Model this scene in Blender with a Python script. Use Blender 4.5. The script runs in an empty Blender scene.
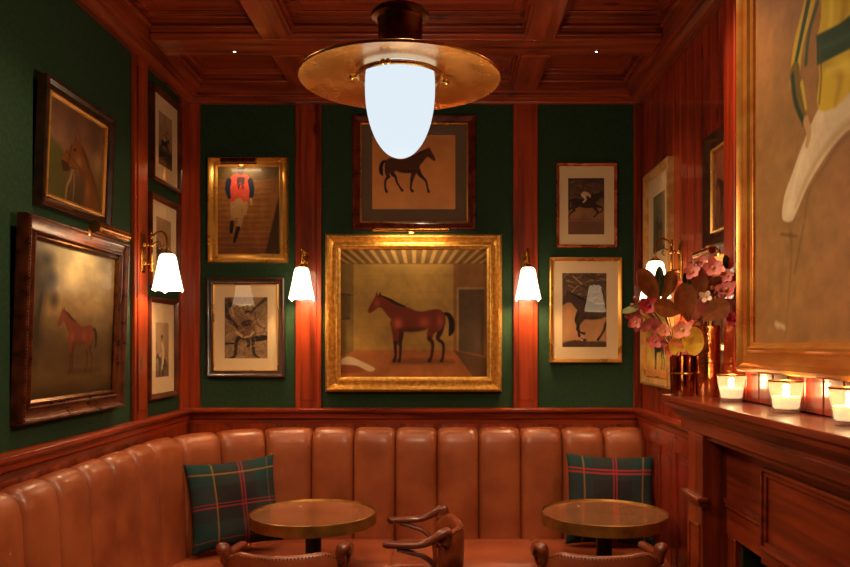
import bpy, math, random
import numpy as np
from mathutils import Vector, Matrix
random.seed(7); np.random.seed(7)
R = math.radians; PI = math.pi
sc = bpy.context.scene
col = sc.collection

# ------------------------------------------------------------------ room numbers (metres)
XL, XR, YB, YF = -1.65, 1.24, 4.90, -1.6      # left wall, right wall, back wall, wall behind the viewer
CH = 1.64                                     # eye height
ZC = 3.32                                     # coffer ceiling
ZB = 3.20                                     # underside of beams
def at(px, py, Y):                            # measuring aid: a point seen in the photo at depth Y
    return Vector(((px-446)/770*Y, Y, CH+(344-py)/770*Y))

# ------------------------------------------------------------------ mesh builder
class MB:
    def __init__(s): s.v=[]; s.f=[]; s.mi=[]; s.m=0
    def face(s, idx): s.f.append(tuple(idx)); s.mi.append(s.m)
    def box(s, x0,x1,y0,y1,z0,z1):
        if x0>x1: x0,x1=x1,x0
        if y0>y1: y0,y1=y1,y0
        if z0>z1: z0,z1=z1,z0
        b=len(s.v)
        s.v += [(x0,y0,z0),(x1,y0,z0),(x1,y1,z0),(x0,y1,z0),(x0,y0,z1),(x1,y0,z1),(x1,y1,z1),(x0,y1,z1)]
        for q in ((0,3,2,1),(4,5,6,7),(0,1,5,4),(1,2,6,5),(2,3,7,6),(3,0,4,7)): s.face([b+i for i in q])
        return s
    def lathe(s, prof, seg=32, c=(0,0,0), axis='Z', cap=True, mod=None):
        b=len(s.v); n=len(prof)
        for (r,z) in prof:
            for k in range(seg):
                a=2*PI*k/seg; rr,zz=r,z
                if mod: rr,zz=mod(r,z,a)
                p=(rr*math.cos(a), rr*math.sin(a), zz)
                if axis=='Y': p=(p[0],p[2],p[1])
                if axis=='X': p=(p[2],p[0],p[1])
                s.v.append((c[0]+p[0],c[1]+p[1],c[2]+p[2]))
        for i in range(n-1):
            for k in range(seg):
                k2=(k+1)%seg
                s.face((b+i*seg+k,b+i*seg+k2,b+(i+1)*seg+k2,b+(i+1)*seg+k))
        if cap:
            if prof[0][0]>1e-5: s.face([b+k for k in reversed(range(seg))])
            if prof[-1][0]>1e-5: s.face([b+(n-1)*seg+k for k in range(seg)])
        return s
    def tube(s, pts, rad, seg=10, up=None, flat=1.0, cap=True):
        pts=[Vector(p) for p in pts]; n=len(pts)
        if not hasattr(rad,'__len__'): rad=[rad]*n
        b=len(s.v); prev=None
        for i,p in enumerate(pts):
            t=(pts[min(i+1,n-1)]-pts[max(i-1,0)])
            if t.length<1e-9: t=Vector((0,0,1))
            t.normalize()
            if prev is None:
                u=Vector(up) if up else (Vector((0,0,1)) if abs(t.z)<.9 else Vector((1,0,0)))
            else: u=prev
            u=(u-t*u.dot(t))
            if u.length<1e-6: u=t.orthogonal()
            u.normalize(); prev=u; w=t.cross(u)
            for k in range(seg):
                a=2*PI*k/seg
                q=p+u*math.cos(a)*rad[i]*flat+w*math.sin(a)*rad[i]
                s.v.append(tuple(q))
        for i in range(n-1):
            for k in range(seg):
                k2=(k+1)%seg
                s.face((b+i*seg+k,b+i*seg+k2,b+(i+1)*seg+k2,b+(i+1)*seg+k))
        if cap:
            s.face([b+k for k in reversed(range(seg))]); s.face([b+(n-1)*seg+k for k in range(seg)])
        return s
    def ball(s, c, r, seg=8, rings=5, sc3=(1,1,1)):
        b=len(s.v)
        s.v.append((c[0],c[1],c[2]+r*sc3[2]))
        for i in range(1,rings):
            ph=PI*i/rings
            for k in range(seg):
                a=2*PI*k/seg
                s.v.append((c[0]+r*sc3[0]*math.sin(ph)*math.cos(a), c[1]+r*sc3[1]*math.sin(ph)*math.sin(a), c[2]+r*sc3[2]*math.cos(ph)))
        s.v.append((c[0],c[1],c[2]-r*sc3[2])); e=len(s.v)-1
        for k in range(seg):
            k2=(k+1)%seg
            s.face((b,b+1+k,b+1+k2))
            for i in range(rings-2):
                s.face((b+1+i*seg+k,b+1+(i+1)*seg+k,b+1+(i+1)*seg+k2,b+1+i*seg+k2))
            s.face((e,b+1+(rings-2)*seg+k2,b+1+(rings-2)*seg+k))
        return s
    def grid(s, P, wrap=False):
        b=len(s.v); n=len(P); m=len(P[0])
        for r in P:
            for p in r: s.v.append(tuple(p))
        for i in range(n-1):
            for j in range(m-1 if not wrap else m):
                j2=(j+1)%m
                s.face((b+i*m+j,b+i*m+j2,b+(i+1)*m+j2,b+(i+1)*m+j))
        return s
    def extr(s, prof, a, b_, plane='XZ'):
        """closed profile (list of 2D) extruded from a to b_. plane XZ: along Y; YZ: along X; XY: along Z"""
        base=len(s.v); n=len(prof)
        for t in (a,b_):
            for (p,q) in prof:
                s.v.append({'XZ':(p,t,q),'YZ':(t,p,q),'XY':(p,q,t)}[plane])
        for k in range(n):
            k2=(k+1)%n; s.face((base+k,base+k2,base+n+k2,base+n+k))
        s.face([base+k for k in reversed(range(n))]); s.face([base+n+k for k in range(n)])
        return s
    def build(s, name, mat, parent=None, smooth=True, ang=35, bevel=0, mod=None, loc=None):
        me=bpy.data.meshes.new(name); me.from_pydata(s.v,[],s.f); 
        mats=mat if isinstance(mat,(list,tuple)) else [mat]
        for m_ in mats: me.materials.append(m_)
        if len(mats)>1: me.polygons.foreach_set('material_index', s.mi)
        import bmesh
        bm=bmesh.new(); bm.from_mesh(me); bmesh.ops.recalc_face_normals(bm, faces=bm.faces)
        if smooth:
            for f in bm.faces: f.smooth=True
            for e in bm.edges:
                if len(e.link_faces)==2 and e.calc_face_angle(0)>R(ang): e.smooth=False
        bm.to_mesh(me); bm.free()
        o=bpy.data.objects.new(name, me); col.objects.link(o)
        if parent is not None: o.parent=parent
        if loc is not None: o.location=loc
        if bevel:
            b=o.modifiers.new('Bevel','BEVEL'); b.width=bevel; b.segments=2; b.limit_method='ANGLE'; b.angle_limit=R(40)
            b.harden_normals=False
        return o
def tag(o, label=None, cat=None, group=None, kind=None):
    if label: o['label']=label
    if cat: o['category']=cat
    if group: o['group']=group
    if kind: o['kind']=kind
    return o
def thing(name, label, cat, loc=(0,0,0), rz=0, rx=0, group=None):
    o=bpy.data.objects.new(name,None); col.objects.link(o); o.empty_display_size=.1
    o.location=loc; o.rotation_euler=(rx,0,rz)
    return tag(o,label,cat,group)
def struct(o): o['kind']='structure'; return o
def copy_tree(o, parent=None):
    c=o.copy(); col.objects.link(c)
    if parent is not None: c.parent=parent
    for ch in list(o.children): copy_tree(ch,c)
    return c
def smooth_path(pts, n=6, closed=False):
    P=[np.array(p,float) for p in pts]; N=len(P); out=[]
    rng=range(N if closed else N-1)
    for i in rng:
        if closed: p0,p1,p2,p3=P[(i-1)%N],P[i],P[(i+1)%N],P[(i+2)%N]
        else: p0,p1,p2,p3=P[max(i-1,0)],P[i],P[i+1],P[min(i+2,N-1)]
        for k in range(n):
            t=k/n
            out.append(.5*((2*p1)+(-p0+p2)*t+(2*p0-5*p1+4*p2-p3)*t*t+(-p0+3*p1-3*p2+p3)*t**3))
    if not closed: out.append(P[-1])
    return [tuple(q) for q in out]

# ------------------------------------------------------------------ materials
def lin(c):
    return tuple(((x/255)/12.92 if x/255<=.04045 else ((x/255+.055)/1.055)**2.4) for x in c)+(1,)
def newmat(name):
    m=bpy.data.materials.new(name); m.use_nodes=True
    nt=m.node_tree; b=nt.nodes['Principled BSDF']; return m,nt,b
def plain(name, c, rough=.5, metal=0, coat=0, spec=.5, sheen=0, coatr=.05):
    m,nt,b=newmat(name); b.inputs['Base Color'].default_value=lin(c); b.inputs['Roughness'].default_value=rough
    b.inputs['Metallic'].default_value=metal; b.inputs['Coat Weight'].default_value=coat
    b.inputs['Coat Roughness'].default_value=coatr
    b.inputs['Specular IOR Level'].default_value=spec; b.inputs['Sheen Weight'].default_value=sheen
    return m
def noisy(name, c1, c2, scale=(8,8,8), rough=(.4,.6), metal=0, bump=.0, bscale=60, coat=0, detail=4, coatr=.1, spec=.5, ramp=(.35,.65), dist=0, coord='Object', sheen=0):
    m,nt,b=newmat(name); N=nt.nodes; L=nt.links
    tc=N.new('ShaderNodeTexCoord'); mp=N.new('ShaderNodeMapping'); mp.inputs['Scale'].default_value=scale
    L.new(tc.outputs[coord],mp.inputs['Vector'])
    nz=N.new('ShaderNodeTexNoise'); nz.inputs['Scale'].default_value=1; nz.inputs['Detail'].default_value=detail
    nz.inputs['Distortion'].default_value=dist
    L.new(mp.outputs[0],nz.inputs['Vector'])
    cr=N.new('ShaderNodeValToRGB'); cr.color_ramp.elements[0].position=ramp[0]; cr.color_ramp.elements[1].position=ramp[1]
    cr.color_ramp.elements[0].color=lin(c1); cr.color_ramp.elements[1].color=lin(c2)
    L.new(nz.outputs['Fac'],cr.inputs[0]); L.new(cr.outputs[0],b.inputs['Base Color'])
    mr=N.new('ShaderNodeMapRange'); mr.inputs['To Min'].default_value=rough[0]; mr.inputs['To Max'].default_value=rough[1]
    L.new(nz.outputs['Fac'],mr.inputs['Value']); L.new(mr.outputs[0],b.inputs['Roughness'])
    b.inputs['Metallic'].default_value=metal; b.inputs['Coat Weight'].default_value=coat; b.inputs['Coat Roughness'].default_value=coatr
    b.inputs['Specular IOR Level'].default_value=spec; b.inputs['Sheen Weight'].default_value=sheen
    if bump:
        n2=N.new('ShaderNodeTexNoise'); n2.inputs['Scale'].default_value=bscale; n2.inputs['Detail'].default_value=3
        L.new(tc.outputs[coord],n2.inputs['Vector'])
        bp=N.new('ShaderNodeBump'); bp.inputs['Strength'].default_value=bump; bp.inputs['Distance'].default_value=.0018
        L.new(n2.outputs['Fac'],bp.inputs['Height']); L.new(bp.outputs[0],b.inputs['Normal'])
    return m
def wood(name, axis, dark=(80,20,7), light=(176,64,22), coat=.6, rough=(.28,.42), s=1.0):
    """reddish varnished pine, grain running along axis"""
    sc3=[26*s,26*s,26*s]; sc3['XYZ'.index(axis)]=1.6*s
    m,nt,b=newmat(name); N=nt.nodes; L=nt.links
    tc=N.new('ShaderNodeTexCoord'); mp=N.new('ShaderNodeMapping'); mp.inputs['Scale'].default_value=sc3
    L.new(tc.outputs['Object'],mp.inputs['Vector'])
    nz=N.new('ShaderNodeTexNoise'); nz.inputs['Scale'].default_value=1; nz.inputs['Detail'].default_value=5; nz.inputs['Distortion'].default_value=.6
    L.new(mp.outputs[0],nz.inputs['Vector'])
    mp2=N.new('ShaderNodeMapping'); sb=[5,5,5]; sb['XYZ'.index(axis)]=.7; mp2.inputs['Scale'].default_value=sb
    L.new(tc.outputs['Object'],mp2.inputs['Vector'])
    n2=N.new('ShaderNodeTexNoise'); n2.inputs['Scale'].default_value=1; n2.inputs['Detail'].default_value=2
    L.new(mp2.outputs[0],n2.inputs['Vector'])
    # knots
    mp3=N.new('ShaderNodeMapping'); s3=[6,6,6]; s3['XYZ'.index(axis)]=2.6; mp3.inputs['Scale'].default_value=s3
    L.new(tc.outputs['Object'],mp3.inputs['Vector'])
    vo=N.new('ShaderNodeTexVoronoi'); vo.inputs['Scale'].default_value=1; L.new(mp3.outputs[0],vo.inputs['Vector'])
    kn=N.new('ShaderNodeMapRange'); kn.inputs['From Min'].default_value=.03; kn.inputs['From Max'].default_value=.12
    kn.inputs['To Min'].default_value=-.35; kn.inputs['To Max'].default_value=0; L.new(vo.outputs['Distance'],kn.inputs['Value'])
    ad=N.new('ShaderNodeMath'); ad.operation='MULTIPLY_ADD'; ad.inputs[1].default_value=.6
    L.new(nz.outputs['Fac'],ad.inputs[0]); 
    mu=N.new('ShaderNodeMath'); mu.operation='MULTIPLY_ADD'; mu.inputs[1].default_value=.4; L.new(n2.outputs['Fac'],mu.inputs[0]); L.new(kn.outputs[0],mu.inputs[2])
    L.new(mu.outputs[0],ad.inputs[2])
    cr=N.new('ShaderNodeValToRGB'); cr.color_ramp.elements[0].position=.34; cr.color_ramp.elements[1].position=.62
    cr.color_ramp.elements[0].color=lin(dark); cr.color_ramp.elements[1].color=lin(light)
    L.new(ad.outputs[0],cr.inputs[0]); L.new(cr.outputs[0],b.inputs['Base Color'])
    mr=N.new('ShaderNodeMapRange'); mr.inputs['To Min'].default_value=rough[0]; mr.inputs['To Max'].default_value=rough[1]
    L.new(nz.outputs['Fac'],mr.inputs['Value']); L.new(mr.outputs[0],b.inputs['Roughness'])
    b.inputs['Coat Weight'].default_value=coat; b.inputs['Coat Roughness'].default_value=.09
    bp=N.new('ShaderNodeBump'); bp.inputs['Strength'].default_value=.12; bp.inputs['Distance'].default_value=.002
    L.new(ad.outputs[0],bp.inputs['Height']); L.new(bp.outputs[0],b.inputs['Normal'])
    return m
def emis(name, c, st, base=(240,240,235)):
    m,nt,b=newmat(name); b.inputs['Base Color'].default_value=lin(base); b.inputs['Roughness'].default_value=.2
    b.inputs['Specular IOR Level'].default_value=(0 if base[0]<20 else .5); b.inputs['Emission Color'].default_value=tuple(c)+(1,); b.inputs['Emission Strength'].default_value=st
    return m
def vcol(name, rough=.5, coat=0, coatr=.05, spec=.3, bump=0, bscale=300, gain=1.0):
    m,nt,b=newmat(name); N=nt.nodes; L=nt.links
    a=N.new('ShaderNodeVertexColor'); a.layer_name='paint'
    L.new(a.outputs['Color'],b.inputs['Base Color'])
    b.inputs['Roughness'].default_value=rough; b.inputs['Coat Weight'].default_value=coat; b.inputs['Coat Roughness'].default_value=coatr
    b.inputs['Specular IOR Level'].default_value=spec
    if bump:
        tc=N.new('ShaderNodeTexCoord')
        n2=N.new('ShaderNodeTexNoise'); n2.inputs['Scale'].default_value=bscale; L.new(tc.outputs['Object'],n2.inputs['Vector'])
        bp=N.new('ShaderNodeBump'); bp.inputs['Strength'].default_value=bump; bp.inputs['Distance'].default_value=.002
        L.new(n2.outputs['Fac'],bp.inputs['Height']); L.new(bp.outputs[0],b.inputs['Normal'])
    return m
def glassy(name, tint=(1,1,1), ior=1.45, rough=.02, extra=0.0, milky=0.0):
    m=bpy.data.materials.new(name); m.use_nodes=True; nt=m.node_tree; N=nt.nodes; L=nt.links
    N.remove(N['Principled BSDF']); out=N['Material Output']
    tr=N.new('ShaderNodeBsdfTransparent'); tr.inputs[0].default_value=tuple(tint)+(1,)
    gl=N.new('ShaderNodeBsdfGlossy'); gl.inputs['Roughness'].default_value=rough
    fr=N.new('ShaderNodeFresnel'); fr.inputs['IOR'].default_value=ior
    ad=N.new('ShaderNodeMath'); ad.operation='ADD'; ad.inputs[1].default_value=extra; L.new(fr.outputs[0],ad.inputs[0])
    ge=N.new('ShaderNodeNewGeometry'); iv=N.new('ShaderNodeMath'); iv.operation='SUBTRACT'; iv.inputs[0].default_value=1; L.new(ge.outputs['Backfacing'],iv.inputs[1])
    mu=N.new('ShaderNodeMath'); mu.operation='MULTIPLY'; L.new(ad.outputs[0],mu.inputs[0]); L.new(iv.outputs[0],mu.inputs[1]); ad=mu
    mx=N.new('ShaderNodeMixShader'); L.new(ad.outputs[0],mx.inputs[0]); L.new(tr.outputs[0],mx.inputs[1]); L.new(gl.outputs[0],mx.inputs[2])
    if milky:
        tl=N.new('ShaderNodeBsdfTranslucent'); tl.inputs[0].default_value=(1,.93,.8,1); df=N.new('ShaderNodeBsdfDiffuse'); df.inputs[0].default_value=(1,.93,.8,1)
        m2=N.new('ShaderNodeMixShader'); L.new(tl.outputs[0],m2.inputs[1]); L.new(df.outputs[0],m2.inputs[2])
        m3=N.new('ShaderNodeMixShader'); m3.inputs[0].default_value=milky; L.new(mx.outputs[0],m3.inputs[1]); L.new(m2.outputs[0],m3.inputs[2]); mx=m3
    L.new(mx.outputs[0],out.inputs['Surface']); return m

WX=wood('pine_grain_x','X'); WY=wood('pine_grain_y','Y'); WZ=wood('pine_grain_z','Z')
WP=wood('pine_panel_z','Z',dark=(92,18,7),light=(176,54,20),coat=.7)
WCX=wood('ceiling_pine_x','X',dark=(78,22,8),light=(172,68,24),coat=.8,rough=(.3,.42))
WCY=wood('ceiling_pine_y','Y',dark=(78,22,8),light=(172,68,24),coat=.8,rough=(.3,.42))
WM=wood('mantel_pine_y','Y',dark=(72,20,7),light=(154,56,20),coat=.6)
WMZ=wood('mantel_pine_z','Z',dark=(72,20,7),light=(154,56,20),coat=.5)
GREEN=noisy('green_wall_cloth',(34,56,36),(42,68,42),scale=(60,60,60),rough=(.75,.9),bump=.25,bscale=500,spec=.2)
LEATHER=noisy('tan_leather',(146,72,38),(172,92,52),scale=(5,5,5),rough=(.34,.44),bump=.15,bscale=260,coat=.3,coatr=.2,spec=.5)
SEATL=noisy('seat_leather',(160,76,44),(184,94,56),scale=(5,5,5),rough=(.34,.46),bump=.18,bscale=260,coat=.1,coatr=.3)
CHL=noisy('brown_chair_leather',(120,52,26),(150,70,36),scale=(9,9,9),rough=(.3,.45),bump=.2,bscale=260,coat=.2,coatr=.25)
CHW=wood('chair_wood','Y',dark=(70,24,10),light=(128,54,26),coat=.7,s=1.2)
BRASS=noisy('aged_brass',(176,120,50),(214,160,80),scale=(20,20,20),rough=(.16,.32),metal=1)
DBRASS=noisy('dark_bronze',(96,60,26),(140,92,44),scale=(20,20,20),rough=(.25,.4),metal=1)
COPPER=noisy('copper_disc',(214,156,82),(240,186,112),scale=(7,7,7),rough=(.2,.34),metal=1,detail=5)
TOPC=noisy('burnished_copper_top',(200,130,84),(222,152,102),scale=(7,7,7),rough=(.2,.3),metal=.65,detail=5,dist=1.0,coat=.3)
HAMC=noisy('hammered_copper',(222,136,80),(246,172,116),scale=(9,9,9),rough=(.12,.2),metal=.97,bump=1.0,bscale=55)
GILT=noisy('gilt_frame',(206,146,56),(244,192,100),scale=(40,40,40),rough=(.26,.42),metal=.62,bump=.7,bscale=170)
GILTS=noisy('smooth_gilt',(206,146,60),(236,180,92),scale=(5,5,5),rough=(.24,.32),metal=.7,bump=.04,bscale=60)
GILTR=noisy('gilt_with_red_bole',(196,110,42),(224,160,76),scale=(3,8,8),rough=(.24,.34),metal=.65,bump=.04,bscale=60)
PALEG=noisy('pale_oak_gilt',(186,134,70),(214,168,104),scale=(20,20,20),rough=(.3,.45),metal=.35)
DARKF=noisy('dark_frame_wood',(36,18,12),(66,34,20),scale=(20,20,20),rough=(.25,.4),coat=.4)
MAHF=noisy('mahogany_frame',(70,20,10),(112,40,20),scale=(14,14,14),rough=(.22,.35),coat=.6)
TORT=noisy('worn_mahogany_frame',(70,28,14),(112,54,28),scale=(18,18,18),rough=(.2,.4),metal=.25,bump=.2,bscale=70,coat=.3)
BLACK=plain('black_iron',(10,9,9),.4)
MATC=plain('cream_mount_board',(232,204,158),.8)
MATG=plain('grey_brown_mount_board',(104,84,62),.8)
OILB=vcol('aged_oil_paint',.55,spec=.15,bump=.3,bscale=160); PRINT=vcol('printed_photograph',.6); OIL=vcol('varnished_oil_paint',.45,coat=.16,coatr=.12,spec=.2,bump=.15,bscale=220)
OILM=vcol('matt_oil_paint',.6,coat=.15,coatr=.3,bump=.2,bscale=160)
PANE=glassy('picture_glass',ior=1.5,rough=.015)
CLOTH=vcol('plaid_wool',.9,spec=.15,bump=.35,bscale=500)
GLASSC=glassy('candle_glass',tint=(.95,.92,.86),ior=1.5,rough=.04,extra=.10,milky=.10)
SHADE=emis('opal_sconce_glass',(1,.72,.43),5.5)
PEND=emis('opal_pendant_glass',(.80,.91,1.0),.94,base=(8,8,8))
# ------------------------------------------------------------------ the room shell
def B(name, mat, *bx, bevel=0, parent=None, smooth=True):
    m=MB()
    for b in bx: m.box(*b)
    return m.build(name, mat, parent, bevel=bevel, smooth=smooth)
struct(B('floor', wood('floor_oak','Y',dark=(40,16,8),light=(84,40,20)), (XL-.1,XR+.1,YF-.1,YB+.1,-.1,0)))
struct(B('wall_back', GREEN, (XL-.1,XR+.1,YB,YB+.1,0,3.45)))
struct(B('wall_left', GREEN, (XL-.1,XL,YF,YB,0,3.45)))
struct(B('wall_front', GREEN, (XL-.1,XR+.1,YF-.1,YF,0,3.45)))
# right wall: vertical tongue-and-groove boards
m=MB(); m.box(XR+.012,XR+.1,YF,YB,0,3.45)
bw=.118; y=YB
while y>YF:
    y0=max(y-bw,YF); m.extr([(XR+.012,y0+.001),(XR+.012,y-.001),(XR+.004,y-.001),(XR,y-.007),(XR,y0+.007),(XR+.004,y0+.001)],0,3.45,'XY'); y-=bw
struct(m.build('wall_right', WP, smooth=False))
struct(B('ceiling', WCX, (XL-.1,XR+.1,YF-.1,YB+.1,ZC,ZC+.1)))
# coffered ceiling: perimeter beams, cross beams, long beams
tn=[0]
def trim(m, mat, bevel=.004, smooth=True):
    tn[0]+=1
    return struct(m.build('trim_%d'%tn[0], mat, bevel=bevel, smooth=smooth))
m=MB(); m.box(XL,XR,YB-.14,YB,ZB,ZC); m.box(XL,XR,YB-.10,YB,ZB-.012,ZB); m.extr([(YB,3.16),(YB-.035,3.16),(YB-.04,3.172),(YB-.062,3.182),(YB-.075,ZB-.012),(YB,ZB-.012)],XL,XR,'YZ'); trim(m,WCX,.003)
for xs,s in ((XL,1),(XR,-1)):
    m=MB(); m.box(xs,xs+s*.13,YF,YB-.141,ZB,ZC); m.box(xs,xs+s*.10,YF,YB-.10,ZB-.012,ZB)
    m.extr([(xs,3.16),(xs+s*.035,3.16),(xs+s*.04,3.172),(xs+s*.062,3.182),(xs+s*.075,ZB-.012),(xs,ZB-.012)],YF,YB-.0,'XZ'); trim(m,WCY,.003)
crossY=[(3.95,4.17),(2.53,2.75),(1.11,1.33),(-.31,-.09)]
longX=[(-.945,-.795),(.41,.56)]
for a,b in crossY:
    m=MB(); m.box(XL+.13,XR-.13,a,b,ZB,ZC); m.box(XL+.13,XR-.13,a-.012,b+.012,ZB+.018,ZB+.035); trim(m,WCX,.006)
ys=[YF]+[v for ab in reversed(crossY) for v in ab]+[YB-.14]
xs_=[XL+.13]+[v for ab in longX for v in ab]+[XR-.13]
yc=[(ys[i],ys[i+1]) for i in range(0,len(ys),2)]
xc=[(xs_[i],xs_[i+1]) for i in range(0,len(xs_),2)]
for a,b in longX:
    m=MB()
    for (y0,y1) in yc: m.box(a,b,y0,y1,ZB,ZC); m.box(a-.012,b+.012,y0,y1,ZB+.018,ZB+.035)
    trim(m,WCY,.006)
# mouldings inside every coffer + sunk board panel
m=MB()
for (y0,y1) in yc:
    if y1<.6: continue
    for (x0,x1) in xc:
        for w,z in ((.035,ZC-.02),(.075,ZC-.008)):
            m.box(x0,x1,y0,y0+w,z,ZC); m.box(x0,x1,y1-w,y1,z,ZC); m.box(x0,x0+w,y0+w,y1-w,z,ZC); m.box(x1-w,x1,y0+w,y1-w,z,ZC)
        for w,z in ((.022,ZB+.055),):
            m.box(x0,x1,y0,y0+w,z,z+.014); m.box(x0,x1,y1-w,y1,z,z+.014); m.box(x0,x0+w,y0+w,y1-w,z,z+.014); m.box(x1-w,x1,y0+w,y1-w,z,z+.014)
trim(m,WCX,.006)
# pilasters (fluted flat boards)
def pil_back(x0,x1,zt=3.165,zb=1.225):
    m=MB(); m.box(x0,x1,YB-.022,YB,zb,zt); m.box(x0+.03,x1-.03,YB-.028,YB-.022,zb+.06,zt-.05); trim(m,WZ,.005)
pil_back(-.955,-.79); pil_back(.427,.582)
m=MB(); m.box(XL,XL+.09,YB-.022,YB,1.225,3.165); trim(m,WZ,.004)
m=MB(); m.box(XR-.05,XR,YB-.022,YB,1.225,3.165); trim(m,WZ,.004)
m=MB(); m.box(XL,XL+.022,4.03,4.205,1.225,3.165); m.box(XL+.022,XL+.028,4.06,4.175,1.285,3.11); trim(m,WZ,.005)
m=MB(); m.box(XL,XL+.022,2.5,2.675,1.225,3.165); trim(m,WZ,.005)
m=MB(); m.box(XL,XL+.022,YB-.15,YB-.022,1.225,3.165); trim(m,WZ,.004)
m=MB(); m.box(XL,XL+.022,.9,1.075,1.225,3.165); trim(m,WZ,.005)
# chair rail + wainscot below
rail=[(0,1.135),(.022,1.135),(.024,1.16),(.034,1.17),(.036,1.195),(.058,1.205),(.066,1.216),(.066,1.228),(.058,1.234),(0,1.236)]
m=MB(); m.extr([(YB-a,z) for a,z in rail],XL,XR,'YZ'); trim(m,WX,0)
m=MB(); m.extr([(XL+a,z) for a,z in rail],YF,YB,'XZ'); trim(m,WY,0)
m=MB(); m.extr([(XR-a,z) for a,z in rail],3.40,YB,'XZ'); trim(m,WY,0)
m=MB(); m.box(XL,XR,YB-.018,YB,0,1.14); trim(m,WZ,0)
m=MB(); m.box(XL,XL+.018,YF,YB,0,1.14); trim(m,WZ,0)
m=MB(); m.box(XR-.018,XR,3.13,YB,1.06,1.14); m.box(XR-.018,XR,3.13,YB,0,.14)
for y in (3.14,3.46,3.78,4.10,4.42,4.74): m.box(XR-.018,XR,y-.0,y+.07,.14,1.06)
for y in (3.14,3.46,3.78,4.10,4.42): m.box(XR-.008,XR,y+.07,y+.32,.14,1.06); m.box(XR-.014,XR,y+.10,y+.29,.20,1.02)
trim(m,WP,.004)
# the projecting wall over the fireplace
m=MB(); m.box(1.12+.01,XR+.02,YF,3.11,1.43,3.16)
y=3.11
while y>YF:
    y0=max(y-.118,YF); m.extr([(1.131,y0+.001),(1.131,y-.001),(1.124,y-.001),(1.12,y-.006),(1.12,y0+.006),(1.124,y0+.001)],1.43,3.16,'XY'); y-=.118
struct(m.build('wall_over_fireplace', WP, smooth=False))

# recessed ceiling spotlights (two bright dots on the cross beam)
def led(x,y,label):
    t=thing('recessed_spotlight',label,'spotlight',(x,y,ZB-.001),group='tiny spotlights set in the cross beam')
    MB().lathe([(.006,0),(.014,-.001),(.014,-.004),(.009,-.005),(.0065,-.003)],20,cap=False).build('bezel',BLACK,t)
    MB().lathe([(0,-.0045),(.006,-.004),(.006,-.001)],16,cap=False).build('lens',emis('spot_lens',(1,.93,.82),14),t)
    return t
led(-1.125,4.10,'tiny bright spotlight in the ceiling beam left of the pendant')
led(.80,4.10,'tiny bright spotlight in the ceiling beam right of the pendant')

# ------------------------------------------------------------------ fireplace surround
fp=thing('fireplace_surround','red-brown panelled wooden fireplace surround with deep moulded mantel shelf','fireplace',(1.08,2.0,0))
def fpart(name, m, mat, bevel=.004): 
    o=m.build(name,mat,fp,bevel=bevel); o.location=(-1.08,-2.0,0); return o
YN=.35   # near end of the surround
m=MB(); prof=[(.925,1.425),(.925,1.402),(.935,1.396),(.94,1.378),(.965,1.365),(.975,1.352),(.99,1.34),(.99,1.325),(XR-.02,1.325),(XR-.02,1.425)]
m.extr(prof,3.31,YN-.1,'XZ'); fpart('mantel_shelf',m,WM,.003)
m=MB(); m.box(.985,XR-.02,3.235,YN,1.29,1.33); m.box(1.0,XR-.02,3.20,YN,1.27,1.295); fpart('cornice',m,WM)
m=MB(); m.box(1.076,XR-.02,3.12,YN,.91,1.27); fpart('frieze',m,WM,.002)
m=MB(); m.box(1.062,1.08,2.95,2.57,1.035,1.052); m.box(1.068,1.08,2.95,2.57,1.018,1.035); fpart('string_moulding',m,WM,.003)
for (a,b) in ((2.95,3.12),(YN,YN+.17)):
    m=MB(); m.box(.98,XR-.02,a,b,0,1.29); 
    fpart('jamb',m,WMZ)
    m=MB(); m.box(.955,1.0,a-.02,b+.025,1.035,1.052); m.box(.966,1.0,a-.012,b+.015,1.018,1.036); fpart('capital',m,WM,.004)
    m=MB(); m.box(.972,.981,a+.02,b-.02,.93,.945); m.box(.972,.981,a+.02,a+.032,.1,.93); m.box(.972,.981,b-.032,b-.02,.1,.93); fpart('jamb_moulding',m,WM,.002)
for (a,b) in ((2.87,2.95),(YN+.17,YN+.25)):
    m=MB(); m.box(1.076,XR-.02,a,b,0,.91); fpart('inner_slip',m,WMZ)
# raised centre panel on the frieze
m=MB(); y1,y0=2.57,.85; z0,z1=.965,1.235
m.box(1.05,1.078,y0,y1,z0-.055,z1+.03); fpart('centre_block',m,WM,.003)
m=MB()
for w,x in ((.012,1.034),(.03,1.042)):
    m.box(x,1.052,y0+.03,y1-.03,z1-w,z1); m.box(x,1.052,y0+.03,y1-.03,z0,z0+w); m.box(x,1.052,y0+.03,y0+.03+w,z0+w,z1-w); m.box(x,1.052,y1-.03-w,y1-.03,z0+w,z1-w)
fpart('panel_moulding',m,WM,.003)
m=MB(); m.box(1.20,1.22,YN+.25,2.87,0,.91); m.box(1.10,1.20,YN+.25,YN+.27,0,.91); m.box(1.10,1.20,2.85,2.87,0,.91); fpart('firebox_lining',m,noisy('dark_green_slate',(26,38,22),(44,58,34),rough=(.3,.5)),0)

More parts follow.
